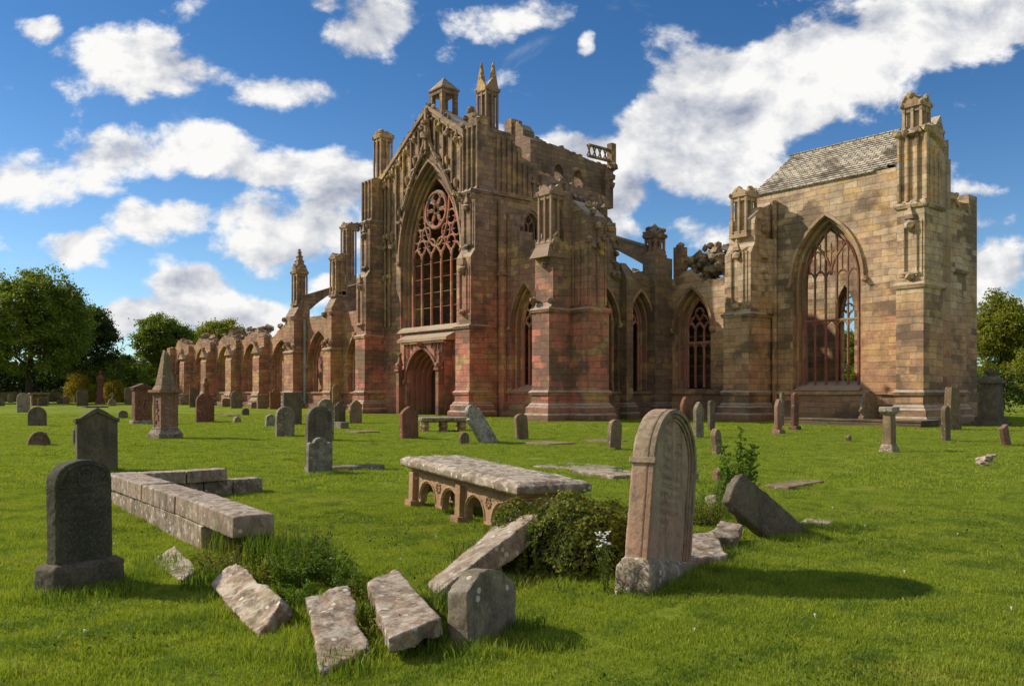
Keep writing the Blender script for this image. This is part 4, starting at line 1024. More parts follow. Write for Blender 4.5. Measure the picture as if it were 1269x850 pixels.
HS = [
 (48,554,535,31,.16,'low','tan',0,0,'small half round marker with carved relief beside the big gabled headstone',dict(carved=skull_carving)),
 (46,528,504,24.5,.14,'round','dark',0,0,'dark rounded headstone directly behind the small half round marker',{}),
 (29,511,487,17,.14,'round','white',0,0,'tall white lichened headstone near the left edge of the lawn',{}),
 (52.5,503,492.5,12,.12,'segment','dark',0,0,'small dark stone in front of the table tomb',{}),
 (68.5,498,482.5,10.5,.14,'round','grey',0,0,'grey round topped stone just right of the table tomb',{}),
 (2,503,493,8,.12,'segment','dark',0,0,'stump of dark stone cut by the left edge of the photo',{}),
 (13,499,488,7,.12,'round','grey',0,0,'tiny far stone below the big left tree',{}),
 (102,503,482,15,.15,'segment','dark',0,0,'dark plain headstone in front of the golden bush',{}),
 (74,500,494,8,.2,'low','grey',0,0,'little low stone left of the plain stone by the golden bush',{}),
 (82,500,491,9,.14,'round','tan',0,0,'squat round stone left of the plain stone by the golden bush',{}),
 (152,519,509,13,.2,'segment','grey',0,0,'low grey block half hidden behind the gabled headstone',{}),
 (159,502,480,10,.15,'segment','dark',0,0,'narrow dark stone behind the red pedimented monument',{}),
 (254,523,487,24,.17,'round','red',0,0,'round topped brown headstone to the right of the obelisk',dict(carved=border_carving)),
 (228.5,502,490.5,11.5,.14,'segment','grey',0,0,'small square stone in front of the nave arches right of the obelisk',{}),
 (241,504.5,480.5,13,.14,'flat','dark',0,0,'dark square headed stone behind the round topped brown headstone',{}),
 (280,504,493,10,.14,'segment','tan',0,0,'low stone before the third nave pier',{}),
 (293,506,484,15,.15,'round','grey',0,0,'grey rounded stone in front of the nave piers',{}),
 (304,514.5,506,10,.2,'segment','dark',0,0,'small dark block on the grass before the nave',{}),
 (293.5,524,516,12,.3,'low','grey',0,0,'rough low boulder like marker in open grass',{}),
 (318,506,497,13,.3,'broken','tan',0,0,'heap like broken stone beneath the slender spire',{}),
 (341,507,482,14.5,.16,'scroll','red',0,0,'red scroll topped stone left of the flat topped dark headstone',{}),
 (362,526,486,25,.2,'flat','dark',0,0,'broad flat topped dark headstone with an arched panel',dict(carved=border_carving)),
 (353,541,504,24.5,.17,'round','grey',0,1,'mid lawn rounded grey headstone nearest left of the tall dark one',dict(carved=border_carving)),
 (334,529,513,12.5,.16,'peak','white',-6,0,'small leaning pointed stone left of the rounded grey headstone',{}),
 (403,547,495,22,.17,'round','grey',0,0,'tall stone mostly hidden behind the dark shouldered headstone',{}),
 (395,580,503,34,.17,'round','dark',0,0,'tall dark shouldered headstone in the middle of the left lawn',dict(carved=border_carving)),
 (395.5,588,542.5,33,.13,'scroll','white',-1,0,'low lichen mottled headstone in front of the tall dark one',{}),
 (420.5,525,498.5,16,.16,'scroll','dark',0,0,'carved dark stone with curled shoulders left of the pale stone by the transept',{}),
 (441,525,495.5,16,.15,'gothic','tan',0,0,'pale pointed stone at the foot of the transept left buttress',{}),
 (417,510,476,11,.14,'round','tan',0,0,'tall slim yellowish stone against the nave wall',{}),
 (507,543,503,24,.2,'gothic','red',1,0,'reddish brown pointed headstone in front of the doorway',{}),
 (575,551,535,14,.13,'round','tan',0,0,'little rounded stone at the foot of the leaning lichened slab',{}),
 (647,544,511,17,.15,'segment','tan',5,0,'brown headstone tilting to the right before the chapel window',{}),
 (760.5,557,519,18,.15,'round','tan',-5,0,'brown round topped headstone tilting left between two buttresses',{}),
 (849,543,491.5,14,.14,'gothic','red',0,0,'dark red pointed stone in the shadow behind the grey pointed slab',{}),
 (865.5,543.5,497.5,14,.16,'gothic','grey',0,0,'grey pointed slab just right of the tall foreground headstone top',{}),
 (881.5,533,496,10,.14,'segment','dark',0,0,'shadowed stone close under the choir aisle wall',{}),
 (890,564,529,14,.16,'gothic','tan',11,0,'mossy thin headstone leaning right behind the leafy sapling',{}),
 (964.5,538,494,12,.16,'gothic','pink',0,0,'pink upright stone on a plinth by the middle buttress',dict(plinth_h=.2)),
 (985,534,487,11,.16,'peak','red',0,0,'dim slim stone with a peaked head by the middle buttress',dict(plinth_h=.2)),
 (969,528,486,6,.14,'flat','grey',0,0,'thin grey stone in deep shadow behind the pink upright stone',{}),
 (1077,525.3,484,22,.14,'round','white',0,0,'whitish round topped slab leaning on the presbytery wall',{}),
 (1052.5,548,539,8,.13,'segment','tan',22,0,'tiny tilted stone alone on the right lawn',{}),
 (1172.5,547.5,503,13,.15,'segment','tan',3,0,'narrow mossy stone in front of the tapering monolith',{}),
 (1247.5,552,525,12,.14,'flat','pink',22,0,'pink stone leaning far right near the photo edge',{}),
 (890,598,579,16,.12,'peak','pink',-6,0,'small pink pointed stone peeping out left of the sapling',{}),
 (325,506.5,492,14,.3,'flat','tan',0,0,'square stone block standing at the nave wall foot',{}),
 (1233,561,560,3,.1,'low','tan',0,0,None,{}),
]
for (px, by, top, wpx, t, kind, mat, roll, lean, label, kw) in HS:
    if label: headstone(px, by, top, wpx, t, kind, mat, roll, lean, label, **kw)

# flat ledger stones and kerbs lying in the grass
def ledger(px, by, L, w, h, mat, label, yaw=0, name='grave_slab', tilt=0, group='flat grave slabs lying in the grass'):
    p = ground(px, by); p.z = gh(p.x, p.y) + h*.5 - .03
    mb = MB(); mb.box(-L/2, L/2, -w/2, w/2, -h/2-.06, h/2)
    o = mb.obj(name, G[mat], bevel=.02); o.location = p; o.rotation_euler = (math.radians(tilt), 0, math.radians(yaw)); tag(o, label, 'grave slab', group); return o
ledger(679, 551, 1.3, 1.1, .10, 'tan', 'reddish flat slab in the grass before the chapel corner')
ledger(284, 516, 1.6, .9, .12, 'tan', 'tan flat slab in front of the nave piers')
ledger(449, 536.5, 1.0, 1.0, .12, 'tan', 'small flat slab on the lawn before the transept')
ledger(421, 531, .9, .4, .32, 'grey', 'low kerb block right of the tall dark headstone')
ledger(985, 601, .45, 1.35, .10, 'tan', 'narrow flat slab on the grass right of the sapling', yaw=6)
ledger(1012, 649, .35, .5, .07, 'slabw', 'small pale slab at the foot of the toppled dark headstone', yaw=20)
ledger(750, 548, 1.2, .9, .10, 'tan', 'flat slab left of the brown stone tilting left')
ledger(1005, 548, .8, 2.0, .05, 'red', 'thin worn slab flush with the right lawn') if False else None
ledger(1135, 566, .5, 1.9, .06, 'red', 'long worn slab nearly flush with the grass under the capped pillar')
ledger(716, 580, 1.5, 1.2, .06, 'slab', 'lichened slab just behind the chest tomb', yaw=4)
ledger(757, 590, 1.3, .9, .12, 'slabw', 'pale slab between the chest tomb and the tall headstone', yaw=-8)
ledger(900, 640, .5, .4, .10, 'slabw', 'chunk of pale slab under the sapling') if False else None
ledger(118, 505, 1.5, 2.2, .14, 'dark', 'dark low slab on the far left lawn')

# fallen beam stone lying beside the lichen mottled headstone
def rough(name, verts_b, verts_t, mat, label, cat, group=None, voxel=.02, amp=.03, size=.12):
    mb = MB(); mb.hexa(verts_b, verts_t); c = sum((Vector(v) for v in mb.v), Vector())/8
    mb.v = [tuple(Vector(v)-c) for v in mb.v]
    o = mb.obj(name, G[mat]); o.location = c; erode(o, voxel, amp, size, strength2=amp*.45, size2=.035); tag(o, label, cat, group); return o
a, b = ground(389, 588), ground(478, 581)
dirv = (b-a).normalized(); per = Vector((-dirv.y, dirv.x, 0))*.2
rough('fallen_stone', [a-per*0-Vector((0,0,.1)), b-Vector((0,0,.1)), b+per*2-Vector((0,0,.1)), a+per*2-Vector((0,0,.1))],
      [a+Vector((0,0,.12)), b+Vector((0,0,.10)), b+per*2+Vector((0,0,.10)), a+per*2+Vector((0,0,.13))], 'grey', 'long fallen stone lying at the foot of the lichen mottled headstone', 'fallen stone', voxel=.04)

# ---------------- large gabled headstone on the left
def gabled():
    d, h, w = dims(120, 586, 505, 57, .2); p = ground(120, 586)
    e = tag(empty('headstone', p, (0, math.radians(-1.5), math.radians(-3))), 'large grey headstone with a low gabled moulded head behind the near dark one', 'headstone', GROUP)
    a = w/2
    mb = MB(); mb.prism([(-a*.93, -.3), (-a*.93, h-.30), (-a*.93, h-.28), (0, h-.05), (a*.93, h-.28), (a*.93, -.3)], 'x', -.1, .1)
    o = mb.obj('stone', G['dark'], e, bevel=.015)
    mb = MB(); mb.prism([(-a, h-.30), (-a*1.02, h-.22), (-a*.8, h-.20), (-a*.3, h-.06), (0, h), (a*.3, h-.06), (a*.8, h-.20), (a*1.02, h-.22), (a, h-.30), (0, h-.10)], 'x', -.14, .14)
    mb.obj('cap', G['dark'], e, bevel=.015)
    mb = MB(); mb.prism([(-a*.92, -.3), (-a*.92, .12), (a*.92, .12), (a*.92, -.3)], 'x', -.17, .17); mb.obj('plinth', G['dark'], e, bevel=.02)
gabled()
headstone(93, 553, 533, 5, .16, 'segment', 'dark', 0, 0, 'slim dark stone peeping out behind the left side of the gabled headstone')
# ---------------- red pedimented monument
def red_mon():
    p = ground(176, 525); d = F*EH/39; s = d/F
    h = 50*s; w = 22*s; 
    e = tag(empty('grave_monument', p, (0,0,math.radians(3))), 'thick red sandstone monument with a pedimented roof beside the obelisk', 'monument', GROUP)
    k = (176-CX)/F; W_ = w*1.0/(RY-k*VY); T_ = .42
    mb = MB(); mb.box(-T_/2, T_/2, -W_/2, W_/2, -.2, h*.84); mb.obj('stone', G['red'], e, bevel=.02)
    mb = MB(); mb.box(-T_/2-.06, T_/2+.06, -W_/2-.07, W_/2+.07, h*.84, h*.89); mb.prism([(-W_/2-.12, h*.89), (0, h), (W_/2+.12, h*.89)], 'x', -T_/2-.1, T_/2+.1); mb.obj('pediment', G['red'], e)
    mb = MB(); mb.box(-T_/2-.1, T_/2+.1, -W_/2-.1, W_/2+.1, -.2, .18); mb.obj('plinth', G['slab'], e, bevel=.03)
    mb = MB(); mb.box(T_/2, T_/2+.03, -W_/2+.02, -W_/2+.16, .2, h*.84); mb.box(T_/2, T_/2+.03, W_/2-.16, W_/2-.02, .2, h*.84); mb.obj('pilasters', G['red'], e)
red_mon()
# ---------------- obelisk
def obelisk():
    p = ground(205, 544); d = F*EH/58; s = d/F; H = (544-435)*s
    e = tag(empty('obelisk', p, (0, 0, math.radians(8))), 'tapering red and grey obelisk on a carved pedestal', 'obelisk')
    g = G['pink']; hw = .285
    mb = MB(); mb.box(-hw-.14, hw+.14, -hw-.14, hw+.14, -.2, .20); mb.frustum(0,0,.20,.34, hw+.14,hw+.14, hw+.04,hw+.04); mb.frustum(0,0,.34,.42,hw+.04,hw+.04,hw+.02,hw+.02); mb.obj('base', G['slab'], e, bevel=.02)
    mb = MB(); mb.box(-hw, hw, -hw, hw, .42, 1.52)
    for sx_ in (-1, 1):
        for sy_ in (-1, 1): mb.box(min(sx_*hw, sx_*(hw-.12))-.02*(sx_<0), max(sx_*hw, sx_*(hw-.12))+.02*(sx_>0), min(sy_*hw, sy_*(hw-.12))-.02*(sy_<0), max(sy_*hw, sy_*(hw-.12))+.02*(sy_>0), .42, 1.52)
    mb.obj('pedestal', G['pink'], e, bevel=.01)
    mb = MB()
    for k in range(8): mb.lump((random.uniform(-.08,.08), -hw, .6+.1*k), .07, (1,.6,1), .4)
    mb.obj('carving', G['red'], e)
    mb = MB(); mb.frustum(0,0,1.52,1.60,hw+.02,hw+.02,hw+.12,hw+.12); mb.box(-hw-.13, hw+.13, -hw-.13, hw+.13, 1.60, 1.68); mb.obj('cornice', G['pink'], e)
    mb = MB(); mb.frustum(0,0,1.68,1.84,hw+.04,hw+.04,hw-.03,hw-.03); mb.frustum(0,0,1.84,H-.12,hw-.04,hw-.04,.09,.09); mb.frustum(0,0,H-.12,H,.10,.10,.03,.03); mb.obj('shaft', G['tan'], e, bevel=.01)
obelisk()
# ---------------- far monuments on the left
def urn_pillar(px, by, top, w, mat, label, urn=True):
    p = ground(px, by); d = F*EH/(by-HY); H = (by-top)*d/F
    e = tag(empty('grave_monument', p), label, 'monument', 'tall pillar monuments')
    mb = MB(); mb.box(-w*.75, w*.75, -w*.75, w*.75, -.2, H*.08); mb.box(-w*.62, w*.62, -w*.62, w*.62, H*.08, H*.16); mb.obj('base', G[mat], e)
    mb = MB(); mb.frustum(0,0,H*.16,H*.74,w*.5,w*.5,w*.42,w*.42); mb.obj('shaft', G[mat], e)
    mb = MB(); mb.box(-w*.58, w*.58, -w*.58, w*.58, H*.74, H*.80); mb.frustum(0,0,H*.80,H*.86,w*.5,w*.5,w*.25,w*.25); mb.obj('cornice', G[mat], e)
    if urn:
        mb = MB(); mb.lathe(0,0,[(w*.2,H*.85),(w*.12,H*.87),(w*.32,H*.91),(w*.34,H*.95),(w*.15,H*.97),(w*.1,H)],12); mb.obj('urn', G[mat], e, smooth=True)
urn_pillar(124, 500, 459, .75, 'red', 'dark red pillar topped by an urn between the two golden bushes')
urn_pillar(255, 504.5, 468, .55, 'red', 'small pinnacled red monument in front of the far nave piers')
urn_pillar(1228, 528, 456, .85, 'dark', 'tall shaded pillar monument with an urn at the far right hedge')
def ornate():
    p = ground(101, 498.5); d = F*EH/12.5; s = d/F
    e = tag(empty('grave_monument', p), 'tall ornate weathered grave monument set inside the golden bush', 'monument')
    w, H = 14*s, 33*s
    mb = MB(); mb.prism([(-w/2, -.2), (-w/2, H*.6), (-w*.3, H*.78), (-w*.25, H*.9), (0, H), (w*.25, H*.9), (w*.3, H*.78), (w/2, H*.6), (w/2, -.2)], 'x', -.25, .25); mb.obj('stone', G['tan'], e, bevel=.03)
    mb = MB(); mb.box(-.4, .4, -w*.62, w*.62, -.2, H*.18); mb.obj('plinth', G['tan'], e)
    for q in (-1, 1): mb = MB(); mb.tube([(.3, q*w*.42, H*.18), (.3, q*w*.42, H*.62)], .1, 8); mb.lump((.25, q*w*.42, H*.65), .25, jit=.3); mb.obj('column', G['tan'], e)
ornate()
def cross_stone(px, by, top, w, mat, label):
    p = ground(px, by); d = F*EH/(by-HY); H = (by-top)*d/F
    e = tag(empty('cross_headstone', p), label, 'cross headstone')
    mb = MB(); mb.prism(outl('round', w, H*.55), 'x', -.12, .12); mb.obj('stone', G[mat], e)
    mb = MB(); mb.box(-.05, .05, -.07, .07, H*.5, H); mb.box(-.049, .049, -.25, .25, H*.76, H*.86)
    mb.obj('cross', G[mat], e)
    mb = MB(); mb.ring([(.11*math.cos(t), H*.81+.11*math.sin(t)) for t in np.linspace(0, 2*math.pi, 13)], [(.17*math.cos(t), H*.81+.17*math.sin(t)) for t in np.linspace(0, 2*math.pi, 13)], 'x', -.04, .04); mb.obj('ring', G[mat], e)
cross_stone(139, 503, 486.5, .9, 'grey', 'squat round stone carrying a small ringed cross')
cross_stone(1068.5, 528, 504, .3, 'tan', 'little stone cross in front of the whitish slab at the presbytery')
# ---------------- table tombs
def table_tomb(px, by, top, L, w, mat, label, legs='slab', yaw=0):
    p = ground(px, by); d = F*EH/(by-HY); H = (by-top)*d/F
    e = tag(empty('table_tomb', p, (0,0,math.radians(yaw))), label, 'table tomb', 'table tombs')
    mb = MB(); mb.box(-L/2, L/2, -w/2, w/2, H-.13, H); mb.frustum(0,0,H-.19,H-.13,L/2-.1,w/2-.1,L/2-.02,w/2-.02); mb.obj('tabletop', G[mat], e, bevel=.02)
    if legs == 'slab':
        for sx_ in (-1, 1):
            mb = MB(); mb.box(sx_*L*.38-.1, sx_*L*.38+.1, -w*.42, w*.42, -.2, H-.19); mb.obj('leg', G[mat], e)
        mb = MB(); mb.box(-L*.30, L*.30, -.08, .08, -.2, H-.19); mb.obj('leg', G[mat], e)
    else:
        for sx_ in (-1, 0, 1):
            for sy_ in (-1, 1):
                mb = MB(); cx, cy = sx_*L*.40, sy_*w*.34
                mb.box(cx-.14, cx+.14, cy-.14, cy+.14, -.15, .08)
                mb.lathe(cx, cy, [(.09,.08),(.12,.13),(.15,H*.35),(.11,H*.52),(.07,H*.58),(.08,H*.66),(.13,H-.26),(.14,H-.19)], 12)
                mb.obj('leg', G['orange'] if mat != 'tan' else G[mat], e, smooth=False)
table_tomb(48.5, 502.5, 487, 2.2, 1.3, 'tan', 'pale table tomb on slab legs under the big left tree', yaw=90)
table_tomb(549, 534, 517, 1.9, 1.3, 'slab', 'table tomb on six turned balusters before the doorway', legs='bal', yaw=62)
# ---------------- leaning slab next to it
def leaning():
    p = ground(607, 549); e = None
    mb = MB(); w, h, t = .62, 1.45, .16; mb.prism(outl('shoulder', w, h), 'x', -t/2, t/2)
    o = mb.obj('headstone', G['white'], bevel=.02); o.location = p
    o.rotation_euler = (math.radians(36), math.radians(-6), math.radians(8)); tag(o, 'mottled grey slab leaning steeply to the left by the baluster tomb', 'headstone', GROUP)
leaning()
# capped pillar, tapering monolith
def capped():
    p = ground(1102, 560); d = F*EH/74; H = 56*d/F
    e = tag(empty('grave_pillar', p, (0,0,math.radians(4))), 'weathered pillar with a flat moulded cap on a flaring foot', 'grave pillar')
    mb = MB(); mb.frustum(0,0,.12,H*.88,.13,.17,.11,.15); mb.obj('shaft', G['tan'], e, bevel=.02)
    mb = MB(); mb.box(-.19,.19,-.24,.24,H*.88,H); mb.frustum(0,0,H*.82,H*.88,.12,.16,.18,.23); mb.obj('cap', G['white'], e, bevel=.03)
    mb = MB(); mb.frustum(0,0,-.1,.22,.22,.30,.14,.18); o = mb.obj('foot', G['slabw'], e, bevel=.03)
capped()
headstone(1180, 533, 480, 24, .3, 'taper', 'tan', 0, 0, 'tall tapering monolith at the presbytery corner', name='standing_stone', cat='monolith', group='tall pillar monuments')
for (px, by, s_, lab) in ((1221, 574, .16, 'larger mossy rubble stone on the right lawn'), (1216, 577, .10, 'smaller rubble stone beside the mossy one on the right lawn'), (1229, 568, .11, 'flat chip of rubble behind the mossy one on the right lawn')):
    p = ground(px, by); mb = MB(); mb.lump((0,0,.04), s_, (1.3,1,.7), .3, 2); o = mb.obj('rubble_stone', G['slabw']); o.location = p; tag(o, lab, 'stone', 'rubble stones on the right lawn')
# low kerb wall round the plot at the presbytery foot
mlow = masonry('low plot wall', YEL[:3]+GRY[:3], None, bw=.7, bh=.22, stain=.7, seed=9.4, gain=1.0)
mb = MB(); a = ground(971, 526); b = ground(1150, 529)
yk = 38.2
xa = 38.2*ray(966)[0]/ray(966)[1]; xb = 38.2*ray(1141)[0]/ray(1141)[1]
mb.box(xa, xb, yk, yk+.35, -.2, .26); mb.box(xa-.05, xb+.05, yk-.04, yk+.39, .26, .34); mb.box(xb-.35, xb, yk+.35, 40.0, -.2, .26); mb.box(xb-.39, xb+.05, yk+.39, 40.0, .26, .34)
o = mb.obj('low_wall', mlow); tag(o, 'low stone kerb wall enclosing the plot below the presbytery window', 'low wall')

# ================================================================ FOREGROUND
# near dark headstone on the left
def dark_near():
    bl, br_ = ground(66, 741), ground(153, 722)
    c = (bl+br_)/2; dv_ = (br_-bl); ang = math.atan2(dv_.y, dv_.x) - math.pi/2
    W_ = dv_.length; n = Vector((-dv_.y, dv_.x, 0)).normalized()*.13
    c = c + n*.9
    e = tag(empty('headstone', c, (0, math.radians(-1), ang)), 'near black green headstone with a curved top standing on a plinth at the far left', 'headstone', GROUP)
    d = F*EH/(733-HY); H = (733-574)*d/F*1.02; w = W_*.80; a = w/2
    P = [(-a, 0), (-a, H*.84), (-a*.93, H*.90)] + [(w*.47*math.cos(t), H*.87+.13*H*math.sin(t)) for t in np.linspace(math.pi*.87, math.pi*.13, 13)] + [(a*.93, H*.90), (a, H*.84), (a, 0)]
    mb = MB(); mb.prism(P, 'x', -.075, .075); o = mb.obj('stone', G['herodark'], e); erode(o, .013, .012, .06, strength2=.004, size2=.02)
    mb = MB()                                            # sunk border and scroll carving in the head
    Q_ = [(u*.90, z-.035) for u, z in P if z > H*.8]
    mb.bar(Q_, 'x', .078, .010, 5); mb.bar([(-a*.86, H*.80), (-.09, H*.80), (-.05, H*.765), (.05, H*.765), (.09, H*.80), (a*.86, H*.80)], 'x', .078, .008, 5)
    mb.bar([(.065*math.cos(t), H*.865+.075*math.sin(t)) for t in np.linspace(0, 2*math.pi, 17)], 'x', .078, .010, 5)
    for s in (-1, 1):
        for (cx, r) in ((.16, .035), (.25, .028)):
            cx *= a/.36; mb.bar([(s*(cx+r*(1-.1*k)*math.cos(k)), H*.85-.02*(cx-.16)*6+r*(1-.1*k)*math.sin(k)) for k in np.linspace(0, 7, 16)], 'x', .078, .007, 5)
    mb.obj('carving', G['herodark'], e)
    mb = MB(); mb.box(-.14, .14, -W_/2, W_/2, -.2, .20); mb.frustum(0, 0, .20, .235, .14, W_/2, .115, W_/2-.03)
    o = mb.obj('plinth', G['dark'], e); erode(o, .016, .02, .08, strength2=.006)
dark_near()
# tall foreground headstone
def hero():
    se, ne = ground(802, 741), ground(862, 707)
    dv_ = ne-se; ang = math.atan2(dv_.y, dv_.x) - math.pi/2; W_ = dv_.length; dn = dv_.normalized(); n = Vector((-dn.y, dn.x, 0))
    T = .26; c = (se+ne)/2 + n*(T*.5)
    e = tag(empty('headstone', c, (math.radians(-11.5), 0, ang)), 'tall pinkish round arched headstone with a moulded edge, leaning slightly right in the foreground', 'headstone', GROUP)
    H = 1.44; w = W_*.93; a = w/2; t = .20
    def arch(off, z0=.16):
        r = a-off; return [(-r, z0)] + [(-r*math.cos(q) , H-a*.80 + r*math.sin(q)*.86) for q in np.linspace(0, math.pi, 19)] + [(r, z0)]
    mb = MB(); mb.prism(arch(.0, 0), 'x', -t/2, t/2-.05); o = mb.obj('stone', G['hero'], e); erode(o, .013, .010, .10, strength2=.004, size2=.02)
    mb = MB()
    for (o0, o1, x1) in ((.0, .045, t/2-.006), (.045, .085, t/2-.022), (.085, .12, t/2-.036)):
        mb.ring(arch(o1), arch(o0+.001), 'x', t/2-.0502, x1)
    ob = mb.obj('moulding', G['hero'], e, bevel=.005)
    mb = MB(); mb.box(-t/2-.015, t/2+.012, -a-.018, -a+.02, H-a*.86-.03, H-a*.86+.02); mb.obj('impost', G['hero'], e, bevel=.006); mb = MB(); mb.box(-t/2-.015, t/2+.012, a-.02, a+.018, H-a*.86-.03, H-a*.86+.02); mb.obj('impost', G['hero'], e, bevel=.006)
    mb = MB(); mb.box(-T/2-.02, T/2+.02, -W_/2, W_/2, -.25, .10); mb.hexa([(-T/2-.02,-W_/2,.10),(T/2+.02,-W_/2,.10),(T/2+.02,W_/2,.10),(-T/2-.02,W_/2,.10)], [(-t/2,-a,.19),(t/2,-a,.19),(t/2,a,.19),(-t/2,a,.19)])
    o = mb.obj('plinth', G['slab'], e); erode(o, .014, .016, .10, strength2=.006)
hero()
# chest tomb on arcaded side panels
def chest():
    a = ground(514, 628); b = ground(646, 667)
    dv_ = b-a; ang = math.atan2(dv_.y, dv_.x); L = dv_.length; W_ = .64
    n = Vector((-dv_.y, dv_.x, 0)).normalized()
    c = (a+b)/2 + n*W_/2
    e = tag(empty('chest_tomb', c, (math.radians(-1.0), math.radians(1.5), ang)), 'low chest tomb with a thick lichened ledger slab over arcaded tan side panels', 'chest tomb')
    H = .60; hl, hw = L/2, W_/2
    def side(name, u0, u1, plane, axis, sgn, nar):
        mb = MB(); ws = (u1-u0)/nar; z1 = H-.15
        P = [(u0, .05)]
        for i in range(nar):
            cu = u0+(i+.5)*ws; r = ws*.34
            P += [(cu-r, .05)] + [(cu-r*math.cos(q), .10+r*math.sin(q)) for q in np.linspace(0, math.pi, 11)] + [(cu+r, .05)]
        P += [(u1, .05), (u1, z1), (u0, z1)]
        mb.prism(P, axis, plane, plane+sgn*.10)
        for i in range(nar):
            cu = u0+(i+.5)*ws; r = ws*.34
            mb.bar([(cu-(r+.03)*math.cos(q), .10+(r+.03)*math.sin(q)) for q in np.linspace(0, math.pi, 11)], axis, plane-sgn*.0, .018, 5)
        mb.obj(name, G['orange'], e, bevel=.006)
        for i in range(0, nar, 2):                        # carved flower bosses in the spandrels
            mb = MB(); cu = u0+(i+1)*ws; P_ = (cu, plane, z1-.13) if axis == 'y' else (plane, cu, z1-.13)
            for q in range(8):
                t_ = q*math.pi/4; P2 = (P_[0]+.055*math.cos(t_), P_[1], P_[2]+.055*math.sin(t_)) if axis == 'y' else (P_[0], P_[1]+.055*math.cos(t_), P_[2]+.055*math.sin(t_))
                mb.lump(P2, .026, jit=.1)
            mb.lump(P_, .022, jit=.1)
            mb.obj('carved_flower', G['orange'], e)
    side('side_panel', -hl+.08, hl-.08, -hw, 'y', 1, 4); side('side_panel', -hl+.08, hl-.08, hw, 'y', -1, 4)
    side('side_panel', -hw+.10, hw-.10, hl-.001, 'x', -1, 2); side('side_panel', -hw+.10, hw-.10, -hl+.001, 'x', 1, 2)
    for (x, y) in [(sx_*hl, sy_*hw) for sx_ in (-1, 1) for sy_ in (-1, 1)] + [(0, -hw), (0, hw)]:
        mb = MB(); q = .07; mb.box(x-q, x+q, y-q, y+q, .02, H-.151); mb.box(x-q-.04, x+q+.04, y-q-.04, y+q+.04, -.2, .06); mb.obj('pilaster', G['orange'], e, bevel=.008)
    mb = MB(); mb.box(-hl-.04, hl+.04, -hw-.04, hw+.04, H-.15, H-.12); mb.hexa([(-hl-.05,-hw-.05,H-.12),(hl+.05,-hw-.05,H-.12),(hl+.05,hw+.05,H-.12),(-hl-.05,hw+.05,H-.12)],
        [(-hl-.13,-hw-.13,H-.07),(hl+.13,-hw-.13,H-.07),(hl+.13,hw+.13,H-.07),(-hl-.13,hw+.13,H-.07)])
    for x in np.arange(-hl, hl, .055): mb.box(x, x+.03, -hw-.062, -hw-.04, H-.15, H-.122)
    mb.obj('cornice', G['orange'], e, bevel=.004)
    mb = MB(); mb.box(-hl-.17, hl+.17, -hw-.17, hw+.17, H-.07, H+.02); mb.hexa([(-hl-.17,-hw-.17,H+.02),(hl+.17,-hw-.17,H+.02),(hl+.17,hw+.17,H+.02),(-hl-.17,hw+.17,H+.02)],
        [(-hl-.08,-hw-.08,H+.06),(hl+.08,-hw-.08,H+.06),(hl+.08,hw+.08,H+.06),(-hl-.08,hw+.08,H+.06)])
    o = mb.obj('ledger_slab', G['slab'], e); erode(o, .02, .03, .14, strength2=.014, size2=.03)
    mb = MB(); mb.box(-hl+.05, hl-.05, -.35, .35, .2, H-.16); mb.obj('core', G['dark'], e) if False else None
chest()
# kerb wall of the broken enclosure
def kerb():
    def run(p0, p1, w, z0, z1, n, name, mat, lab, parent, inset=0.0, jit=.02, amp=.02):
        dv_ = p1-p0; L = dv_.length; ang = math.atan2(dv_.y, dv_.x); pos = 0
        cuts = [0] + sorted(random.uniform((i+.75)/n, (i+1.25)/n) for i in range(n-1)) + [1]
        for i in range(n):
            l0, l1 = cuts[i]*L+.008, cuts[i+1]*L-.008
            mb = MB(); mb.box(-(l1-l0)/2, (l1-l0)/2, -w/2, w/2, z0, z1); c = p0 + dv_.normalized()*((l0+l1)/2)
            o = mb.obj(name, G[mat], parent); o.location = c - parent.location; o.rotation_euler = (random.uniform(-jit, jit), random.uniform(-jit, jit)*.6, ang+random.uniform(-jit, jit)*.5)
            erode(o, .02, amp, .12, strength2=.01, size2=.035)
    near = ground(309, 684); near2 = ground(297, 680)
    e = tag(empty('kerb_wall', ground(180, 650)), 'broken L shaped kerb wall of pinkish coping stones round an old burial plot', 'kerb wall')
    A0 = Vector((-7.75, 3.35, 0)); A1 = Vector((-13.1, 3.65, 0)); B1 = Vector((-13.05, 5.15, 0)); B2 = Vector((-13.1, 5.75, 0))
    run(A0, A1, .40, .24, .45, 3, 'coping_stone', 'kerb', None, e)
    run(A0+Vector((-.9, .0, 0)), A1, .32, -.2, .24, 5, 'kerb_stone', 'slab', None, e)
    run(A1+Vector((.0,.25,0)), B1, .36, .24, .42, 2, 'coping_stone', 'kerb', None, e)
    run(A1+Vector((.0,.25,0)), B2, .30, -.2, .24, 4, 'kerb_stone', 'slab', None, e)
kerb()
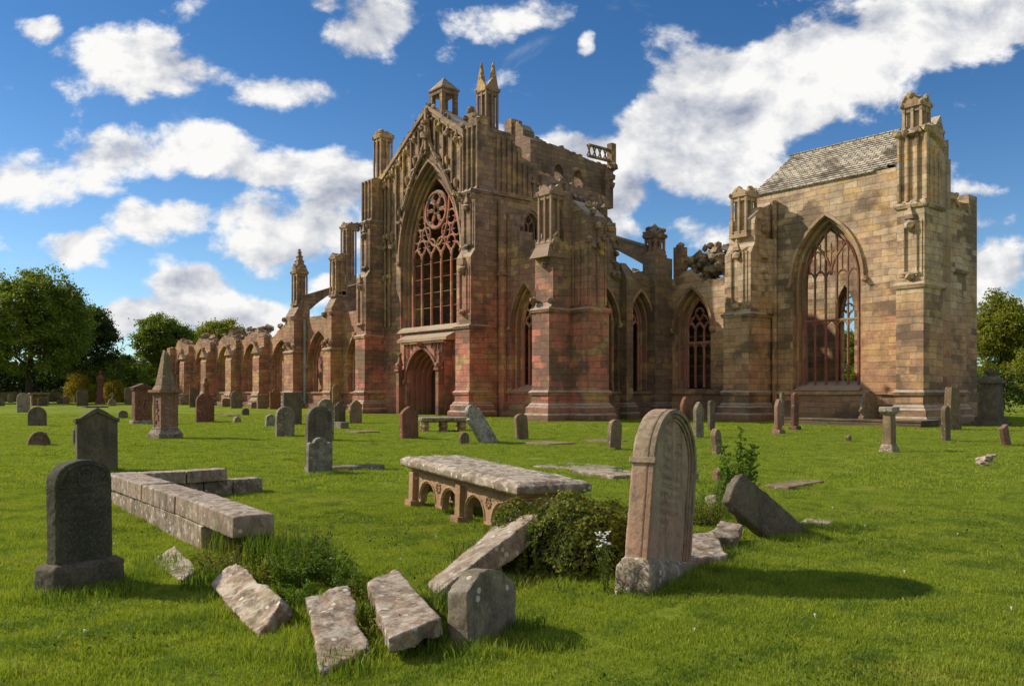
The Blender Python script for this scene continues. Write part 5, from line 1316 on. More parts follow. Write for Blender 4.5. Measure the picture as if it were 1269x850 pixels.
# tumbled slabs in the foreground
def pt(px, py, z): d = (EH-z)*F/(py-HY); x, y = ray(px); return Vector((d*x, d*y, z))
def slab4(name, C, th, mat, label, cat='slab', **k):
    """C = four top corners as (px, py, height)"""
    T_ = [pt(*c) for c in C]; nrm = (T_[1]-T_[0]).cross(T_[3]-T_[0]).normalized()
    if nrm.z < 0: nrm = -nrm
    ring_ = []; cen = sum(T_, Vector())/4; N_ = 6
    for i in range(4):                                   # broken, uneven outline
        p0, p1 = T_[i], T_[(i+1) % 4]
        for j in range(N_):
            q = p0.lerp(p1, j/N_); amp = .03 if j else .045
            q = q + (cen-q).normalized()*random.uniform(-.3, 1.0)*amp + nrm*random.uniform(-.008, .008); ring_.append(q)
    n = len(ring_); low = [q - nrm*th*random.uniform(.8, 1.05) + (q-cen).normalized()*random.uniform(-.03, .02) for q in ring_]
    c = sum(ring_+low, Vector())/(2*n); mb = MB(); mb.add([q-c for q in ring_+low], [tuple(range(n)), tuple(range(2*n-1, n-1, -1))] + [(i, i+n, (i+1) % n+n, (i+1) % n) for i in range(n)])
    o = mb.obj(name, G[mat]); o.location = c; erode(o, .013, k.get('amp', .02)*.9, .16, strength2=.012, size2=.03); tag(o, label, cat, 'tumbled slabs in the foreground'); return o
slab4('stone_slab', [(377,739,.20),(434,723,.24),(458,803,.06),(395,836,.02)], .09, 'slabw', 'lichen blotched slab tilted in the grass, leftmost of the two near slabs', amp=.03, size=.06)
slab4('stone_slab', [(453,720,.18),(492,704,.20),(547,764,.20),(481,793,.16)], .12, 'slabw', 'pale thick slab beside the little pointed stone, with a sharp lit edge', amp=.018, size=.08)
slab4('stone_slab', [(528,722,.04),(640,628,.50),(668,636,.52),(541,736,.06)], .20, 'kerb', 'long beam like slab sloping up onto the ivy mound', amp=.022, size=.10)
slab4('stone_slab', [(258,722,.12),(292,694,.26),(352,740,.18),(320,790,.0)], .16, 'slabw', 'rough pitted slab half buried under weeds, pale with lichen', amp=.06, size=.05)
slab4('stone_slab', [(184,694,.03),(217,675,.05),(246,704,.04),(226,720,.02)], .10, 'slab', 'small flat broken slab in the grass below the kerb wall', amp=.02, size=.07)
slab4('stone_slab', [(845,664,.20),(884,656,.22),(903,688,.10),(849,694,.10)], .16, 'kerb', 'thick block lying just right of the tall headstone', amp=.03, size=.08)
slab4('stone_slab', [(872,664,.14),(893,645,.20),(921,648,.20),(918,668,.10)], .12, 'slabw', 'lichened block lying under the sapling', amp=.03, size=.08)
slab4('stone_slab', [(873,614,.12),(887,612,.14),(890,626,.12),(875,628,.08)], .10, 'slabw', 'small pale block behind the sapling', amp=.03, size=.08)
# little pointed stone, centre foreground
def little():
    a_, b_ = ground(590, 801), ground(633, 783)
    dv_ = b_-a_; ang = math.atan2(dv_.y, dv_.x)-math.pi/2; dn = dv_.normalized(); n = Vector((-dn.y, dn.x, 0)); w = dv_.length*1.42; t = .16
    c = (a_+b_)/2 + n*t/2
    mb = MB(); a = w/2; H = .44
    P = [(-a, -.2), (-a, H*.70), (-a*.45, H*.96), (-a*.1, H), (a*.35, H*.97), (a*.95, H*.76), (a, -.2)]
    mb.prism(P, 'x', -t/2, t/2)
    o = mb.obj('headstone', G['grey']); o.location = c; o.rotation_euler = (math.radians(-7), math.radians(-6), ang); erode(o, .011, .022, .10, strength2=.006)
    tag(o, 'small chipped stone with a pointed broken top in the centre foreground', 'headstone', GROUP)
little()
# toppled dark headstone right of the sapling
def toppled():
    p = ground(975, 662)
    mb = MB(); mb.prism(outl('segment', .46, .95)[:2]+[(-.2,.93),(.0,.95),(.21,.90)]+[(.23,-.25)], 'x', -.07, .07)
    o = mb.obj('headstone', G['dark']); o.location = p + Vector((0,0,-.02)); o.rotation_euler = (math.radians(50), math.radians(-14), math.radians(-10)); erode(o, .018, .02, .1, strength2=.008)
    tag(o, 'toppled dark headstone propped at a slant right of the sapling', 'headstone', GROUP)
toppled()
# ================================================================ VEGETATION
def leaf_mat(name, c0, c1, c2=None, trans=.35, rough=.6, posvar=1.2, fleck=None, lawn=False):
    m, t, b = material(name)
    g = t.node('ShaderNodeNewGeometry'); r = g.outputs['Random Per Island']; pos = g.outputs['Position']
    n = t.noise(pos, posvar, 3)
    f = t.math('ADD', t.math('MULTIPLY', r, .6), t.math('MULTIPLY', n, .4))
    st = [(.15, c0), (.6, c1)] + ([(.9, c2)] if c2 else [])
    col = t.ramp(f, st)
    if lawn:
        col = t.mix(t.mapr(t.noise(pos, .75, 6, .7), .53, .68, 0, .55), col, (.42,.39,.10))
        col = t.mix(t.mapr(t.noise(pos, 2.1, 5, .7), .48, .62, 0, .6), col, (.10,.18,.03))
    if fleck: col = t.mix(t.math('GREATER_THAN', r, 1-fleck[0]), col, fleck[1])
    t.l.new(col, b.inputs['Base Color']); b.inputs['Roughness'].default_value = rough; b.inputs['Specular IOR Level'].default_value = .2
    tr = t.node('ShaderNodeBsdfTranslucent', {'Color': t.mix(1.0, col, (1.5,1.5,.6), 'MULTIPLY')})
    mx = t.node('ShaderNodeMixShader', {0: trans, 1: b.outputs[0], 2: tr.outputs[0]})
    t.l.new(mx.outputs[0], t.n['Material Output'].inputs[0]); return m
def bark(name, c=(.06,.045,.032)):
    m, t, b = material(name); p = t.node('ShaderNodeNewGeometry').outputs['Position']
    t.l.new(t.mix(t.noise(t.scale(p, (3,3,.6)), 2, 5), tuple(x*.45 for x in c), tuple(x*1.6 for x in c)), b.inputs['Base Color']); return m
mbark = bark('tree bark')
def quads(name, C, U, Vv, mat, parent=None, loc=None):
    """one small pointed leaf per row: centre C, half length U, half width V"""
    n = len(C); v = np.empty((n, 4, 3)); v[:, 0] = C-U; v[:, 1] = C+Vv - U*.1; v[:, 2] = C+U; v[:, 3] = C-Vv - U*.1
    me = bpy.data.meshes.new(name); me.vertices.add(4*n); me.vertices.foreach_set('co', v.reshape(-1))
    me.loops.add(4*n); me.loops.foreach_set('vertex_index', np.arange(4*n)); me.polygons.add(n)
    me.polygons.foreach_set('loop_start', np.arange(0, 4*n, 4)); me.polygons.foreach_set('loop_total', np.full(n, 4)); me.update(calc_edges=True)
    me.materials.append(mat); o = bpy.data.objects.new(name, me); COL.objects.link(o)
    if parent: o.parent = parent
    if loc is not None: o.location = loc
    return o
def rnd_unit(n):
    v = RNG.normal(size=(n, 3)); return v/np.linalg.norm(v, axis=1)[:, None]
def rand_leaves(C, size, asp=.55, upbias=.3):
    n = len(C); U = rnd_unit(n); A = rnd_unit(n); A[:, 2] += upbias; Vv = np.cross(U, A); Vv /= np.maximum(np.linalg.norm(Vv, axis=1), 1e-6)[:, None]
    s = size*RNG.uniform(.6, 1.3, n)[:, None]; return U*s*.5, Vv*s*.5*asp
def tree(px, d, top, wpx, name, label, mat, base=.18, clusters=260, per=75, leaf=.30, cr=.95, group='trees round the churchyard', squash=1.0, sub=6):
    p = atd(px, d); s = d/F; H = EH + (HY-top)*s; Rw = wpx*s/2
    e = tag(empty(name, p), label, 'tree', group)
    z0, z1 = H*base, H; zc = (z0+z1)/2*1.02; rz = (z1-z0)/2
    lobes = [(np.zeros(3), 1.0)]
    for k in range(sub*2):
        a = RNG.uniform(0, 6.28); e_ = RNG.uniform(-.5, .95)
        lobes.append((np.array([math.cos(a)*.5*math.cos(e_), math.sin(a)*.5*math.cos(e_), math.sin(e_)*.55]), RNG.uniform(.34, .55)))
    cents = []
    while len(cents) < clusters:
        c, r = lobes[RNG.integers(1, len(lobes))] if RNG.random() < .8 else lobes[0]
        q = rnd_unit(1)[0]*r*RNG.uniform(.72, 1.0)*(.82 if r == 1.0 else 1) + c
        if np.linalg.norm(q) > 1.05: continue
        w = 1 - .25*max(0, q[2])**2
        cents.append([q[0]*Rw*w, q[1]*Rw*w, zc + q[2]*rz])
    cents = np.array(cents)
    C = np.repeat(cents, per, axis=0); off = RNG.normal(size=C.shape)*cr*np.array([.5,.5,.32])*squash
    C = C + off; U, Vv = rand_leaves(C, leaf, .7, .8)
    quads('crown', C, U, Vv, mat, e)
    mb = MB(); r0 = H*.024
    mb.tube([(0,0,-.3),(0,0,H*.06),(r0*.4,0,H*.25),(0,r0,H*.5),(0,0,H*.82)], [r0*1.5, r0*1.05, r0*.85, r0*.55, r0*.12], 9)
    for k in range(14):
        zb = H*random.uniform(.14, .55); q = cents[RNG.integers(0, len(cents))]
        m1 = (q[0]*.45, q[1]*.45, zb + (q[2]-zb)*.5 + .2)
        mb.tube([(0,0,zb), m1, tuple(q)], [r0*.45, r0*.26, r0*.06], 6)
    o = mb.obj('trunk', mbark, e, smooth=True); return e
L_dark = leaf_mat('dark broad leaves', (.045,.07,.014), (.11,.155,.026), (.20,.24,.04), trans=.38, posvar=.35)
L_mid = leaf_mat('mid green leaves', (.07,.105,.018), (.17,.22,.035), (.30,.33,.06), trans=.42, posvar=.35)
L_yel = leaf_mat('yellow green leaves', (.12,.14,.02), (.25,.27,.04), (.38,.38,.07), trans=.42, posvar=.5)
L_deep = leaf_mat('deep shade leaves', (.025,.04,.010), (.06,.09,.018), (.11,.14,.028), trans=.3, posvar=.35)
L_gold = leaf_mat('golden conifer sprays', (.13,.10,.01), (.32,.25,.02), (.46,.35,.04), trans=.3)
T_ = 'broadleaf_tree'
tree(36, 118, 323, 168, T_, 'huge dark green tree filling the left edge', L_mid, .06, 760, 70, .34, 1.0, sub=14)
tree(-45, 122, 372, 130, T_, 'dark tree cut off by the left photo edge', L_dark, .08, 300, 80, .38, 1.2)
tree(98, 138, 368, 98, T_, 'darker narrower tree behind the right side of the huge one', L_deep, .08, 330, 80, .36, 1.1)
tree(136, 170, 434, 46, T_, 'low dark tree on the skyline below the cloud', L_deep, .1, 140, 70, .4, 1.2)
tree(150, 140, 442, 84, T_, 'small yellowish green tree behind the golden bushes', L_mid, .05, 200, 70, .32, 1.0)
tree(203, 146, 379, 78, T_, 'rounded green tree at the far end of the nave arches', L_mid, .10, 430, 80, .34, 1.0, sub=8)
tree(278, 168, 392, 84, T_, 'bright green tree showing above the nave arches', L_yel, .3, 330, 80, .36, 1.1)
tree(1241, 74, 362, 92, T_, 'olive green tree right of the presbytery', L_yel, .12, 420, 80, .22, .62, sub=8)
tree(1283, 66, 418, 62, T_, 'yellower tree cut off by the right photo edge', L_gold, .1, 200, 70, .18, .5) if False else tree(1284, 66, 420, 60, T_, 'yellower tree cut off by the right photo edge', L_yel, .1, 200, 70, .18, .5)
tree(1052, 92, 404, 60, T_, 'green tree seen through the presbytery window', L_mid, .1, 200, 70, .25, .7)
def bush(px, d, top, wpx, name, label, mat, n=60, per=90, leaf=.2, cat='bush', group=None, curl=0, base=0):
    p = atd(px, d); s = d/F; H = EH+(HY-top)*s; Rw = wpx*s/2
    q = rnd_unit(n); q[:, 2] = np.abs(q[:, 2])*1.0; q *= RNG.uniform(.75, 1, n)[:, None]
    q[:, 0] *= Rw; q[:, 1] *= Rw; q[:, 2] = q[:, 2]*H*.95 + base
    if curl: q[:, 0] += curl*(q[:, 2]/H)**2*Rw
    C = np.repeat(q, per, axis=0) + RNG.normal(size=(n*per, 3))*Rw*.16; C[:, 2] = np.maximum(C[:, 2], .02)
    U, Vv = rand_leaves(C, leaf, .5, .2)
    e = tag(empty(name, p), label, cat, group); quads('foliage', C, U, Vv, mat, e)
    mb = MB()
    for k in range(5): mb.tube([(random.uniform(-.2,.2), random.uniform(-.2,.2), -.1), (random.uniform(-.4,.4)*Rw, random.uniform(-.4,.4)*Rw, H*.6)], [.06, .02], 5)
    mb.obj('stem', mbark, e); return e
bush(97, 134, 457, 30, 'golden_bush', 'taller golden conifer bush around the ornate monument', L_gold, 90, 90, .22, group='golden conifer bushes')
bush(142, 132, 469, 26, 'golden_bush', 'lower golden conifer bush right of the urn pillar', L_gold, 80, 90, .22, group='golden conifer bushes')
# hedges as clipped masses
def hedge(pa, da, pb, db, h, th, name, label, mat, dens=55, leaf=.22):
    a, b = atd(pa, da), atd(pb, db); L = (b-a).length; n = int(L*h*dens)
    t = RNG.uniform(0, 1, n); C = np.zeros((n, 3)); u = np.array(a)[None]*(1-t[:, None]) + np.array(b)[None]*t[:, None]
    nn = np.array([-(b-a).y, (b-a).x, 0])/L
    C = u + nn[None]*RNG.uniform(-th, th, n)[:, None]; bump = np.array([noise.noise(Vector((x*.35, y*.35, 0)))*.5 for x, y in C[:, :2]])
    C[:, 2] = RNG.uniform(0, 1, n)**.7*(h*(1+bump*.6)); U, Vv = rand_leaves(C, leaf, .7, .3)
    o = quads(name, C, U, Vv, mat); tag(o, label, 'hedge'); return o
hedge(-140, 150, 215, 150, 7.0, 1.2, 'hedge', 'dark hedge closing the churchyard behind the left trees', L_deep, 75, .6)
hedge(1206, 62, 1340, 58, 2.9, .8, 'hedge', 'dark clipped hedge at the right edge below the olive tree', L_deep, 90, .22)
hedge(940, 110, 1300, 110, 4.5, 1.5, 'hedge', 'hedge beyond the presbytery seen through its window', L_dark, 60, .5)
# boundary wall on the left, with fence on the right
mwall = masonry('boundary wall', GRY, None, bw=.6, bh=.25, stain=.9, seed=12, gain=.7)
a, b = atd(-160, 141), atd(214, 141)
mb = MB(); dv_ = b-a; L = dv_.length; mb.box(0, L, -.25, .25, -.3, 1.35); mb.box(0, L, -.32, .32, 1.35, 1.5)
for k in range(int(L/.9)): mb.box(k*.9+.05, k*.9+.8, -.18, .18, 1.5, 1.5+random.uniform(.08,.2))
o = mb.obj('boundary_wall', mwall); o.location = a; o.rotation_euler = (0, 0, math.atan2(dv_.y, dv_.x)); tag(o, 'dark low boundary wall under the left trees', 'wall', kind='thing')
mfen, t__, b__ = material('weathered dark paling'); b__.inputs['Base Color'].default_value = (.03,.027,.022,1)
gp = t__.node('ShaderNodeNewGeometry').outputs['Position']; t__.l.new(t__.ramp(t__.noise(t__.scale(gp, (8,8,1)), 2, 4), [(.3, (.015,.013,.011)), (.7, (.06,.05,.04))]), b__.inputs['Base Color'])
a, b = atd(1203, 56), atd(1224, 53); dv_ = b-a; L = dv_.length
e = tag(empty('paling_fence', a, (0, 0, math.atan2(dv_.y, dv_.x))), 'dark paling fence between the presbytery corner and the tall pillar monument', 'fence')
mb = MB(); mb.box(0, L, .03, .07, .5, .6); mb.box(0, L, .03, .07, 1.2, 1.3); mb.obj('rails', mfen, e)
mb = MB(); [mb.box(x, x+.09, 0, .028, -.1, 1.55) for x in np.arange(0, L, .14)]; mb.obj('palings', mfen, e)
# distant house roof with chimneys
mhr, t__, b__ = material('slate roof'); gp = t__.node('ShaderNodeNewGeometry').outputs['Position']; t__.l.new(t__.mix(t__.noise(gp, 1.5, 4), (.05,.05,.06), (.14,.13,.14)), b__.inputs['Base Color'])
mhw, t__, b__ = material('pale harled wall'); gp = t__.node('ShaderNodeNewGeometry').outputs['Position']; t__.l.new(t__.mix(t__.noise(gp, .8, 4), (.35,.32,.27), (.55,.5,.42)), b__.inputs['Base Color'])
e = tag(empty('cottage', atd(147, 215)), 'distant cottage whose chimneys show above the trees at left', 'house')
mb = MB(); mb.box(-5, 5, -3.5, 3.5, -.3, 6); mb.prism([(-3.5, 6), (3.5, 6), (0, 9)], 'x', -4.99, 4.99); mb.obj('wall', mhw, e)
mb = MB(); mb.prism([(-3.9, 5.75), (0, 9.05), (0, 9.3), (-3.9, 6.0)], 'x', -5.2, 5.2); mb.prism([(3.9, 5.75), (0, 9.05), (0, 9.3), (3.9, 6.0)], 'x', -5.2, 5.2); mb.obj('roof', mhr, e)
for x in (-4.3, 4.3):
    mb = MB(); mb.box(x-.5, x+.5, -.7, .7, 8.5, 10.6); [mb.lathe(x, q, [(.14,10.6),(.12,11.3)], 8) for q in (-.4, 0, .4)]; mb.obj('chimney', mhw, e)
for x in (-2.5, 0, 2.5):
    mb = MB(); mb.box(x-.5, x+.5, -3.53, -3.5, 3.4, 4.9); mb.obj('window', mhr, e)
# far hills
mhill, t__, b__ = material('far wooded hills'); gp = t__.node('ShaderNodeNewGeometry').outputs['Position']
t__.l.new(t__.mix(t__.mapr(t__.noise(gp, .02, 6, .7), .35, .65), (.035,.06,.03), (.09,.12,.06)), b__.inputs['Base Color'])
v = []; f = []; n = 160
for i in range(n+1):
    a = i/n*2*math.pi; h = 22 + 34*noise.noise(Vector((math.cos(a)*2.2, math.sin(a)*2.2, 3)))
    for (r, z) in ((1500, -2), (1750, h*.7), (2100, h*1.1), (2700, h*.9)): v.append((r*math.cos(a), r*math.sin(a), z))
for i in range(n):
    for j in range(3): f.append((i*4+j, (i+1)*4+j, (i+1)*4+j+1, i*4+j+1))
mb = MB(); mb.add(v, f); tag(mb.obj('hills', mhill, smooth=True), 'low wooded hills on the horizon', kind='structure')

# ---------------- foreground plants
L_ivy = leaf_mat('ivy leaves', (.055,.075,.012), (.19,.21,.03), (.40,.38,.08), trans=.42, posvar=5, fleck=(.05, (.20,.15,.05)))
L_weed = leaf_mat('weed leaves', (.04,.08,.010), (.11,.18,.018), (.20,.26,.035), trans=.4, posvar=4)
L_sap = leaf_mat('sapling leaves', (.05,.10,.010), (.12,.20,.02), (.22,.29,.04), trans=.4, posvar=4)
L_straw = leaf_mat('dry grass', (.16,.11,.045), (.30,.21,.08), (.42,.32,.14), trans=.3, posvar=4)
L_long = leaf_mat('long grass', (.04,.08,.008), (.11,.18,.018), (.22,.26,.04), trans=.4, posvar=3)
mstem = bark('plant stems', (.11,.085,.04))
def stems_plant(name, p, label, n, h, spread, leaf, mat, per=30, cat='plant', group=None, asp=.45, lean=(0,0), droop=0.0, bare=.15, seed_heads=None, stem_r=.003):
    e = tag(empty(name, p), label, cat, group); mb = MB(); Cs = []
    for k in range(n):
        a = random.uniform(0, 6.283); r = spread*math.sqrt(random.random()); hh = h*random.uniform(.5, 1.0)
        b0 = Vector((r*.35*math.cos(a), r*.35*math.sin(a), -.02)); tip = Vector((r*math.cos(a)+lean[0]*hh, r*math.sin(a)+lean[1]*hh, hh*(1-droop*random.random())))
        mid = (b0+tip)/2 + Vector((random.uniform(-.03,.03), random.uniform(-.03,.03), hh*.12))
        pts = [b0*(1-t)**2 + mid*2*t*(1-t) + tip*t*t for t in np.linspace(0, 1, 6)]
        mb.tube(pts, [stem_r*(1.2-.9*t) for t in np.linspace(0, 1, 6)], 4)
        for q in range(per):
            t = bare + (1-bare)*random.random(); c = b0*(1-t)**2 + mid*2*t*(1-t) + tip*t*t
            rr = leaf*1.6*(1.1-.6*t)
            Cs.append([c.x+random.gauss(0, rr*.6), c.y+random.gauss(0, rr*.6), max(.004, c.z+random.gauss(0, rr*.4))])
    C = np.array(Cs); U, Vv = rand_leaves(C, leaf, asp, .6); quads('leaves', C, U, Vv, mat, e)
    mb.obj('stem', mstem, e); return e
def blades(name, p, label, n, h, spread, mat, w=.004, cat='grass', parent=None, kind='stuff', heads=False):
    vs = []; fs = []
    for k in range(n):
        a = random.uniform(0, 6.283); r = spread*math.sqrt(random.random()); x, y = r*math.cos(a), r*math.sin(a); hh = h*random.uniform(.45, 1.0)
        la = random.uniform(0, 6.283); lx, ly = math.cos(la), math.sin(la); ln = random.uniform(.05, .5)*hh
        px_, py_ = -ly*w, lx*w; i = len(vs)
        vs += [(x-px_, y-py_, -.01), (x+px_, y+py_, -.01), (x+lx*ln*.35+px_*.8, y+ly*ln*.35+py_*.8, hh*.6), (x+lx*ln*.35-px_*.8, y+ly*ln*.35-py_*.8, hh*.6), (x+lx*ln, y+ly*ln, hh)]
        fs += [(i, i+1, i+2, i+3), (i+3, i+2, i+4)]
    mb = MB(); mb.add(vs, fs); o = mb.obj(name, mat, parent, recalc=False)
    if p is not None: o.location = p
    if not parent: tag(o, label, cat, kind=kind)
    return o
# weeds round the tumbled slabs
for (x, y, n_, h_, sp, mt, lab) in ((388, 716, 46, .50, .24, L_weed, 'tallest leafy green clump above the lichen blotched slab'), (418, 726, 40, .36, .22, L_sap, 'lighter green clump at the right of the tallest leafy clump'),
   (362, 728, 40, .34, .22, L_weed, 'middling clump between the tallest clump and the rough pitted slab'), (330, 722, 34, .26, .22, L_ivy, 'brown green clump over the upper end of the rough pitted slab'),
   (368, 752, 30, .22, .18, L_sap, 'low pale clump spilling down beside the rough pitted slab'), (436, 742, 26, .24, .16, L_weed, 'small clump at the upper edge of the two near slabs')):
    stems_plant('weed_clump', ground(x, y), lab, n_, h_, sp, .028, mt, 46, group='weed clumps among the slabs', droop=.35)
stems_plant('weed_clump', ground(268, 712), 'brownish scrambling weeds at the end of the kerb wall', 46, .26, .30, .024, L_ivy, 36, group='weed clumps among the slabs', droop=.5)
stems_plant('weed_clump', ground(465, 790), 'trailing ivy like weeds between the two near slabs', 40, .22, .22, .022, L_ivy, 36, group='weed clumps among the slabs', droop=.6)
stems_plant('weed_clump', ground(452, 745), 'low weeds at the upper corner of the pale thick slab', 30, .22, .22, .022, L_ivy, 36, group='weed clumps among the slabs', droop=.5)
stems_plant('weed_clump', ground(556, 760), 'thin weeds left of the small chipped stone', 26, .18, .16, .022, L_weed, 30, group='weed clumps among the slabs')
stems_plant('weed_clump', ground(872, 650), 'yellowing brambles right of the tall headstone', 46, .42, .36, .026, L_ivy, 40, group='weed clumps among the slabs', droop=.3)
stems_plant('weed_clump', ground(888, 622), 'green brambles around the small pink stone', 40, .40, .34, .026, L_weed, 36, group='weed clumps among the slabs', droop=.3)
stems_plant('weed_clump', ground(766, 590), 'small upright weed left of the tall headstone', 10, .34, .16, .03, L_sap, 20, group='weed clumps among the slabs')
for i, (x, y, h_, n_, sp) in enumerate(((300, 690, .42, 260, .34), (345, 705, .45, 300, .34), (380, 712, .36, 240, .30), (470, 770, .22, 160, .25), (560, 770, .28, 220, .22), (600, 700, .30, 260, .3), (410, 830, .12, 160, .25), (520, 800, .16, 200, .2), (260, 730, .2, 200, .25), (640, 780, .12, 160, .2), (880, 640, .35, 260, .35), (800, 735, .12, 160, .25), (100, 740, .14, 260, .4), (200, 700, .12, 160, .25))):
    blades('long_grass', ground(x, y), 'tuft of long grass among the tumbled stones', n_, h_, sp, L_long)
for (x, y, h_, n_, sp) in ((330, 690, .50, 60, .35), (372, 700, .5, 50, .3), (285, 700, .4, 50, .3), (590, 705, .35, 40, .25), (560, 775, .3, 30, .2), (700, 640, .3, 60, .3)):
    blades('dry_grass', ground(x, y), 'straw coloured seeding grass stalks', n_, h_, sp, L_straw, .0025)
# ivy mound
mound_c = ground(722, 722) + Vector((-.48, .42, 0))
def ivy_mound():
    e = tag(empty('ivy_mound', mound_c), 'dense mound of trailing ivy between the sloping slab and the tall headstone', 'ivy')
    mb = MB(); mb.lump((0, 0, .05), 1.0, (.50, .50, .52), .12, 3)
    msoil, t, b = material('dark earth and dead stems'); p = t.node('ShaderNodeNewGeometry').outputs['Position']
    t.l.new(t.mix(t.noise(p, 12, 5), (.008,.007,.004), (.05,.035,.018)), b.inputs['Base Color'])
    mb.obj('root_mass', msoil, e, smooth=True)
    n = 17000; q = rnd_unit(n); q[:, 2] = np.abs(q[:, 2]); 
    rr = np.array([.64*(1 + .34*noise.noise(Vector(v)*1.9+Vector((3,1,0))) + .09*noise.noise(Vector(v)*6)) for v in q]) + np.abs(RNG.normal(size=n))*.035
    C = q*rr[:, None]; C[:, 2] = C[:, 2]*.86 + .04
    # thin the shaded west and south-west foot so dark hollows show
    n2_ = 9000; q2 = rnd_unit(n2_); q2[:, 2] = np.abs(q2[:, 2]); r2 = np.array([.40*(1 + .3*noise.noise(Vector(v)*2.1+Vector((7,2,0)))) for v in q2])
    C2 = q2*r2[:, None]*np.array([1,1,1.25]) + np.array([-.46*RX+.12*VX, -.46*RY+.12*VY, .05]); C = np.vstack([C, C2]); q = np.vstack([q, q2])
    keep = (C[:, 2] > .30) | (RNG.random(len(C)) < .35); C = C[keep]; q = q[keep]
    Nrm = q + RNG.normal(size=q.shape)*.55; Nrm /= np.linalg.norm(Nrm, axis=1)[:, None]
    A = rnd_unit(len(C)); U = np.cross(Nrm, A); U /= np.linalg.norm(U, axis=1)[:, None]; Vv = np.cross(Nrm, U); s = .026*RNG.uniform(.4, 1.6, len(C))[:, None]
    quads('leaves', C, U*s*.6, Vv*s*.45, L_ivy, e)
    mb = MB(); Cs = []
    for k in range(90):                                   # trailing strands
        a = random.uniform(0, 6.283); el = random.uniform(.5, 1.2); pts = []
        for t in np.linspace(0, 1, 9):
            ee = el*(1-t) - .02; r = .64 + .05*math.sin(3*t+k) + .06*t
            pts.append(Vector((r*math.cos(a+.25*math.sin(2*t+k))*math.cos(ee), r*math.sin(a+.25*math.sin(2*t+k))*math.cos(ee), max(.02, r*math.sin(ee)+.03))))
        mb.tube(pts, .0028, 4)
        for q_ in range(50):
            t = random.random()*7.99; i = int(t); c = pts[i].lerp(pts[i+1], t-i); Cs.append([c.x+random.gauss(0,.015), c.y+random.gauss(0,.015), c.z+random.gauss(0,.012)])
    for k in range(46):                                   # stray shoots and strands laid over the slab
        a = random.uniform(0, 6.283); o_ = Vector((.5*math.cos(a), .5*math.sin(a), random.uniform(.25, .5))); v_ = Vector((math.cos(a), math.sin(a), random.uniform(.1, 1.2)))*random.uniform(.15, .34)
        pts = [o_ + v_*t + Vector((0, 0, -.16*t*t)) for t in np.linspace(0, 1, 5)]; mb.tube(pts, .0026, 4)
        for q_ in range(22): t = random.random(); c = o_ + v_*t + Vector((0, 0, -.16*t*t)); Cs.append([c.x+random.gauss(0,.014), c.y+random.gauss(0,.014), c.z+random.gauss(0,.012)])
    C = np.array(Cs); U, Vv = rand_leaves(C, .026, .7, .5); quads('trailing_leaves', C, U, Vv, L_sap, e); mb.obj('stem', mstem, e)
ivy_mound()
# white flowered yarrow
def yarrow():
    p = ground(752, 738); e = tag(empty('white_flower_plant', p), 'white flower heads on tall stems at the right side of the ivy mound', 'wild flower')
    mw, t, b = material('white petals'); b.inputs['Base Color'].default_value = (.8,.8,.76,1)
    b.inputs['Base Color'].default_value = (.75,.75,.7,1); nzz = t.noise(t.node('ShaderNodeNewGeometry').outputs['Position'], 60, 2); t.l.new(t.mix(nzz, (.65,.66,.58), (.9,.9,.86)), b.inputs['Base Color'])
    mb = MB(); fl = MB(); Cs = []
    for k in range(7):
        a = random.uniform(0, 6.283); tip = Vector((.07*math.cos(a), .07*math.sin(a), random.uniform(.36, .56))); b0 = Vector((.02*math.cos(a), .02*math.sin(a), 0))
        mb.tube([b0, (b0+tip)/2+Vector((.01,0,0)), tip], .003, 5)
        for q in range(7): fl.lump((tip.x+random.gauss(0,.016), tip.y+random.gauss(0,.016), tip.z+random.gauss(0,.006)), .010, (1,1,.5), .2)
        for q in range(40): c = b0.lerp(tip, random.random()*.9); Cs.append([c.x+random.gauss(0,.03), c.y+random.gauss(0,.03), c.z])
    C = np.array(Cs); U, Vv = rand_leaves(C, .04, .25, .5); quads('leaves', C, U, Vv, L_weed, e); mb.obj('stem', mstem, e); fl.obj('flower_heads', mw, e)
yarrow()
# sapling
def sapling():
    p = ground(918, 652); e = tag(empty('sapling', p), 'leafy young sapling rising between the fallen blocks and the toppled stone', 'sapling')
    mb = MB(); Cs = []; d = 10.2; H = 1.16
    for k in range(15):
        a = random.uniform(0, 6.283); sp = random.uniform(.06, .34); hh = H*(1 if k == 0 else random.uniform(.5, .85)); tip = Vector((sp*math.cos(a)*(0 if k == 0 else 1), sp*math.sin(a)*(0 if k == 0 else 1), hh))
        b0 = Vector((.02*math.cos(a), .02*math.sin(a), -.02)); mb.tube([b0, (b0+tip)/2, tip], [.009, .006, .002], 5)
        for q in range(26):
            t = .22+.78*q/25; c = b0.lerp(tip, t); aa = q*2.4; ln = .20*(1.05-t)+.03
            end = c + Vector((ln*math.cos(aa), ln*math.sin(aa), ln*.5)); mb.tube([c, end], [.002, .001], 3)
            for u in range(9):
                w_ = (u+1)/9; g_ = c.lerp(end, w_); Cs.append([g_.x+random.gauss(0,.010), g_.y+random.gauss(0,.010), g_.z+random.gauss(0,.008)])
    C = np.array(Cs); U, Vv = rand_leaves(C, .048, .5, .8); quads('leaves', C, U, Vv, L_sap, e); mb.obj('stem', mstem, e)
sapling()

